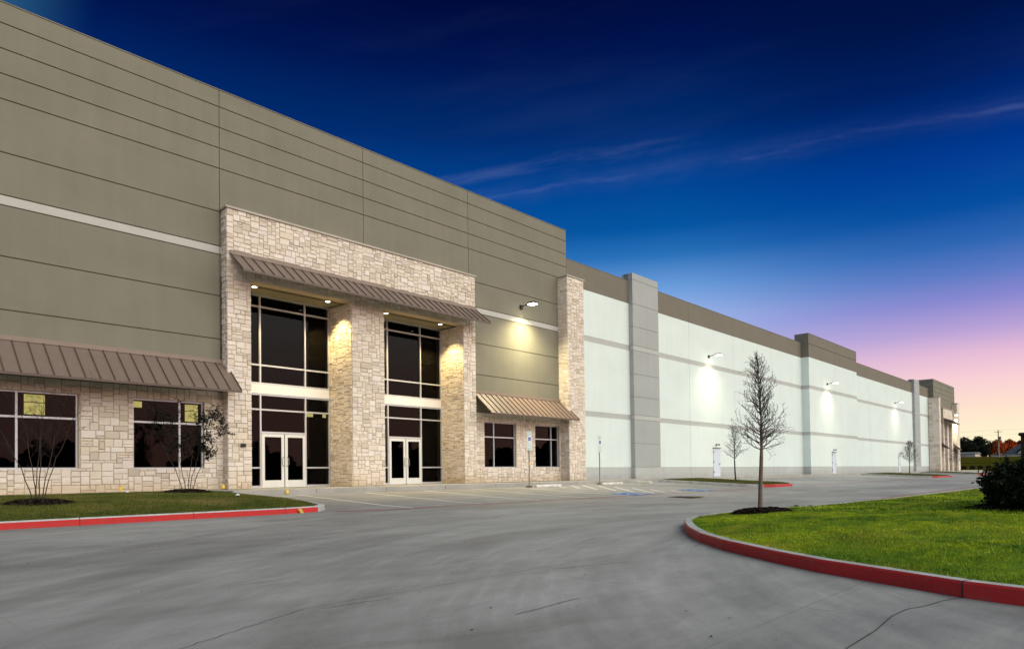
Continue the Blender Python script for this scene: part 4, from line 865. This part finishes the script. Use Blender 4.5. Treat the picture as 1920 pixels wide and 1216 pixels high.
def bush(name, loc, label, blobs, leaf, n, mat, cat='bush', group=None, stems=True, shoots=0):
    rg = np.random.default_rng(int(abs(loc[0])*10)); t = thing(name, loc, label, cat, group); b = MB(); per = n//len(blobs)
    for (cx, cy, cz, rx, ry, rz) in blobs:
        u = rg.normal(size=(per, 3)); u /= np.linalg.norm(u, axis=1)[:, None]
        lump = 1+.17*np.sin(u[:, 0]*7+cx*3)*np.cos(u[:, 2]*8+cy)+.10*np.sin(u[:, 1]*13+cz*5+u[:, 2]*6)
        r = lump*rg.uniform(.30, 1.0, per)**.35*(1+rg.normal(0, .035, per)); P = np.stack([cx+u[:, 0]*rx*r, cy+u[:, 1]*ry*r, cz+u[:, 2]*rz*r], 1); P = P[P[:, 2] > loc[2]-.02]
        m_ = len(P); e = rg.normal(size=(m_, 3)); e /= np.linalg.norm(e, axis=1)[:, None]; w = rg.normal(size=(m_, 3)); f = np.cross(e, w); f /= np.linalg.norm(f, axis=1)[:, None]
        s_ = leaf*rg.uniform(.6, 1.3, m_)[:, None]
        for A, Bq, Cq, Dq in zip(P-e*s_, P+f*s_*.45, P+e*s_, P-f*s_*.45): o = len(b.v); b.v += [tuple(A), tuple(Bq), tuple(Cq), tuple(Dq)]; b.f.append((o, o+1, o+2, o+3)); b.mi.append(0)
    if shoots:
        for k in range(shoots):
            c_ = blobs[k % len(blobs)]; d = rg.normal(size=3); d[2] = abs(d[2])*1.1+.1; d /= np.linalg.norm(d); p0 = np.array([c_[0]+d[0]*c_[3]*.9, c_[1]+d[1]*c_[4]*.9, c_[2]+d[2]*c_[5]*.9]); ln = rg.uniform(.08, .24)
            for q in range(16):
                p = p0+d*ln*q/12+rg.normal(0, .012, 3); e = d*.6+rg.normal(0, .6, 3); e /= np.linalg.norm(e); f = np.cross(e, rg.normal(size=3)); f /= np.linalg.norm(f); sz = leaf*rg.uniform(.7, 1.2)
                b.add([p, p+e*sz+f*sz*.45, p+e*sz*2, p+e*sz-f*sz*.45], [(0,1,2,3)])
    b.build('foliage', mat, t)
    s_ = MB()
    if stems:
        for (cx, cy, cz, rx, ry, rz) in blobs:
            for k in range(4): a = k*1.7+cx; s_.tube([(cx+.05*math.cos(a), cy+.05*math.sin(a), loc[2]-.02), (cx+rx*.35*math.cos(a), cy+ry*.35*math.sin(a), cz), (cx+rx*.6*math.cos(a), cy+ry*.6*math.sin(a), cz+rz*.5)], [.02,.014,.006], 5)
        s_.build('stems', 'twig', t)
    return t
zs = float(zisl(np.array([17.4]), np.array([-22.6]))[0])
bush('evergreen_bush', (17.4,-22.6,zs), 'dense dark evergreen bush on the right edge of the grass island', [(17.30,-22.75,zs+.47,.92,.88,.49),(18.4,-22.65,zs+.48,.8,.7,.46),(17.9,-23.9,zs+.60,1.0,1.0,.56),(19.3,-23.4,zs+.60,1,1,.54),(17.0,-22.62,zs+.34,.84,.72,.38)], .042, 75000, 'leaf_bush', shoots=420)
t = thing('brick_pillar', (20.1,-22.72,zisl(np.array([20.1]),np.array([-22.7]))[0]), 'dark brown brick pillar rising behind the evergreen bush at the right edge', 'pillar')
zz0 = t.location.z; b = MB(); b.box(19.9, 20.5, -22.95, -22.20, zz0-.1, 1.14); b.build('shaft', 'brick_dark', t, bevel=.01); b = MB(); b.box(19.86, 20.54, -22.99, -22.16, 1.142, 1.22); b.build('cap', 'brick_dark', t, bevel=.02)

# ------------------------------------------------------------------ far background
def fartree(X, Y, ztop, wid, label, mat, zb=None, n=4500, group='trees beyond the far field', trunk=True):
    zb = land(X, Y) if zb is None else zb; h = ztop-zb
    blobs = []; rg = random.Random(int(X*7+Y*13))
    for k in range(6): blobs.append((X+rg.uniform(-.25,.25)*wid, Y+rg.uniform(-.30,.30)*wid, zb+h*rg.uniform(.45,.68), wid*rg.uniform(.22,.34), wid*rg.uniform(.22,.34), h*rg.uniform(.22,.30)))
    blobs.append((X, Y, zb+h*.42, wid*.45, wid*.45, h*.40)); blobs.append((X, Y, zb+h*.76, wid*.28, wid*.28, h*.24))
    t = bush('tree', (X, Y, zb), label, blobs, .30, n, mat, 'tree', group, stems=False)
    b = MB(); b.tube([(X,Y,zb-.1),(X+.1,Y,zb+h*.3),(X,Y,zb+h*.6)], [.28,.2,.1], 7); b.build('trunk', 'bark', t)
fartree(236, 13.9, 9.3, 7.0, 'dark green tree closest to the end of the building', 'leaf_far'); fartree(240, 10.9, 9.7, 6.2, 'dark green tree behind the low white wall, tallest of the far trees', 'leaf_far'); fartree(243, 17.5, 8.6, 6, 'dark green tree mostly hidden by the building end', 'leaf_far')
fartree(232, 8.6, 6.6, 3.0, 'narrow dark pine standing between green and red trees', 'leaf_far', n=2500)
fartree(244, 7.0, 8.7, 4.4, 'red autumn tree left of the utility pole', 'leaf_red'); fartree(246, 4.5, 8.7, 4.2, 'red autumn tree right of the utility pole', 'leaf_red'); fartree(250, 1.6, 8.6, 4.2, 'dark red tree behind the house roof', 'leaf_brown'); fartree(248, 2.9, 6.9, 3.0, 'low red tree left of the house roof', 'leaf_red'); fartree(252,-1.6, 7.9, 5, 'dark red tree at the right edge behind the house', 'leaf_brown')
fartree(246, 9.2, 7.5, 3, 'red tree peeping out behind the dark pine', 'leaf_red', n=2000)
for i, (X, Y) in enumerate(((170,3.4),(170,1.9),(170,.5),(170,-.9),(170,-2.4))):
    zb = land(X, Y); bush('round_shrub', (X, Y, zb), ('first','second','third','fourth','fifth')[i]+' small round shrub counted from the building in the row on the far grass bank', [(X, Y, zb+.36, .48, .48, .38)], .09, 500, 'leaf_far', 'shrub', 'row of round shrubs on the grass bank', stems=False)
# low white building with grey roof
t = thing('low_building', (222,12,land(222,12)), 'long low white building with a grey roof in front of the dark trees', 'building'); zb = land(222,12)
b = MB(); b.box(222, 230, 9.2, 24, zb-.2, 4.38); b.build('wall', 'fence_white', t); b = MB(); b.add([(221.6,8.9,4.35),(221.6,24.2,4.35),(226,24.2,4.78),(226,8.9,4.78),(230.4,24.2,4.35),(230.4,8.9,4.35)], [(0,3,2,1),(3,5,4,2),(0,5,3),(1,2,4),(0,1,4,5)]); b.build('roof', 'fence_grey', t)
t = thing('low_wall', (205,0,land(205,0)), 'pale boundary wall in front of the house at the far right', 'wall')
b = MB(); b.box(205, 205.25, -9, 3.3, land(205,0)-.2, 3.45); b.build('wall', 'fence_white', t); b = MB(); b.box(204.93, 205.32, -9, 3.35, 3.452, 3.62); b.build('coping', 'fence_grey', t)
hz = land(218,-2); t = thing('house', (218,-3,hz), 'pale house with dark hipped roof and white gable at the right edge', 'house')
b = MB(); b.box(215, 224, -9, 1.6, hz-.2, 4.1); b.add([(214.6,-3.3,3.9),(214.6,-.9,3.9),(214.6,-2.1,5.35)], [(0,1,2)]); b.build('wall', 'house_wall', t)
b = MB(); b.add([(214.6,-9.4,4.1),(214.6,2.0,4.1),(224.4,2.0,4.1),(224.4,-9.4,4.1),(219,-5.5,6.5),(219,-1.2,6.5)], [(0,4,5,1),(1,5,2),(2,5,4,3),(3,4,0)])
b.add([(214.5,-3.7,3.8),(214.5,-2.1,5.6),(214.5,-.5,3.8),(218.5,-2.1,5.6),(217,-3.7,4.6),(217,-.5,4.6)], [(0,1,3,4),(1,2,5,3)]); b.build('roof', 'house_roof', t)
b = MB(); b.box(214.5, 214.58, -2.5, -1.7, 4.1, 4.75); b.build('window', 'fence_grey', t)
t = thing('utility_pole', (200,1.1,land(200,1.1)), 'wooden utility pole standing before the red trees', 'utility pole'); zb = land(200,1.1)
b = MB(); b.tube([(200,1.1,zb-.1),(200,1.13,9.45)], [.16,.10], 8); b.build('pole', 'wood_pole', t); b = MB(); b.box(199.95, 200.05, .3, 1.95, 8.95, 9.05); b.build('crossarm', 'wood_pole', t); b = MB(); b.tube([(199.75,.75,7.1),(199.75,.75,7.85)], .24, 10); b.build('transformer', 'steel_grey', t)
b = MB()
for z, y in ((9.5,1.1),(8.4,1.1)):
    for s_ in (-1, 1): b.tube([(200+k*3, y+s_*k*9, z-.55*math.sin(math.pi*min(1, k/5))+k*.16) for k in range(0, 7)], .011, 3, cap=False)
b.build('overhead_wires', 'black_metal', label='thin overhead wires spanning from the wooden utility pole', category='wires')

# a wooded ridge beyond the road behind the camera: it shows only as the dark foot of the window reflections
rgn = np.random.default_rng(3); n = 9000
ang = rgn.uniform(R(-150), R(-8), n); rad = 150+rgn.uniform(0, 14, n); hmax = 7.5+2.2*np.sin(ang*23)+1.5*np.sin(ang*57+1)+1.2*np.sin(ang*131); zc = -1+rgn.uniform(0, 1, n)**.8*hmax
X_ = rad*np.cos(ang)+5; Y_ = rad*np.sin(ang)-24; b = MB()
for x, y, z in zip(X_, Y_, zc):
    a = rgn.uniform(0, 6.28); s_ = rgn.uniform(.9, 2.0); e = Vector((math.cos(a)*s_, math.sin(a)*s_, rgn.uniform(-.4,.4))); f = Vector((rgn.uniform(-.5,.5), rgn.uniform(-.5,.5), s_))
    c = Vector((x, y, z)); b.add([c-e, c+f*.6, c+e, c-f*.6], [(0,1,2,3)])
b.build('distant_wood', 'leaf_far', kind='stuff', label='far wooded skyline behind the viewpoint', category='wood')
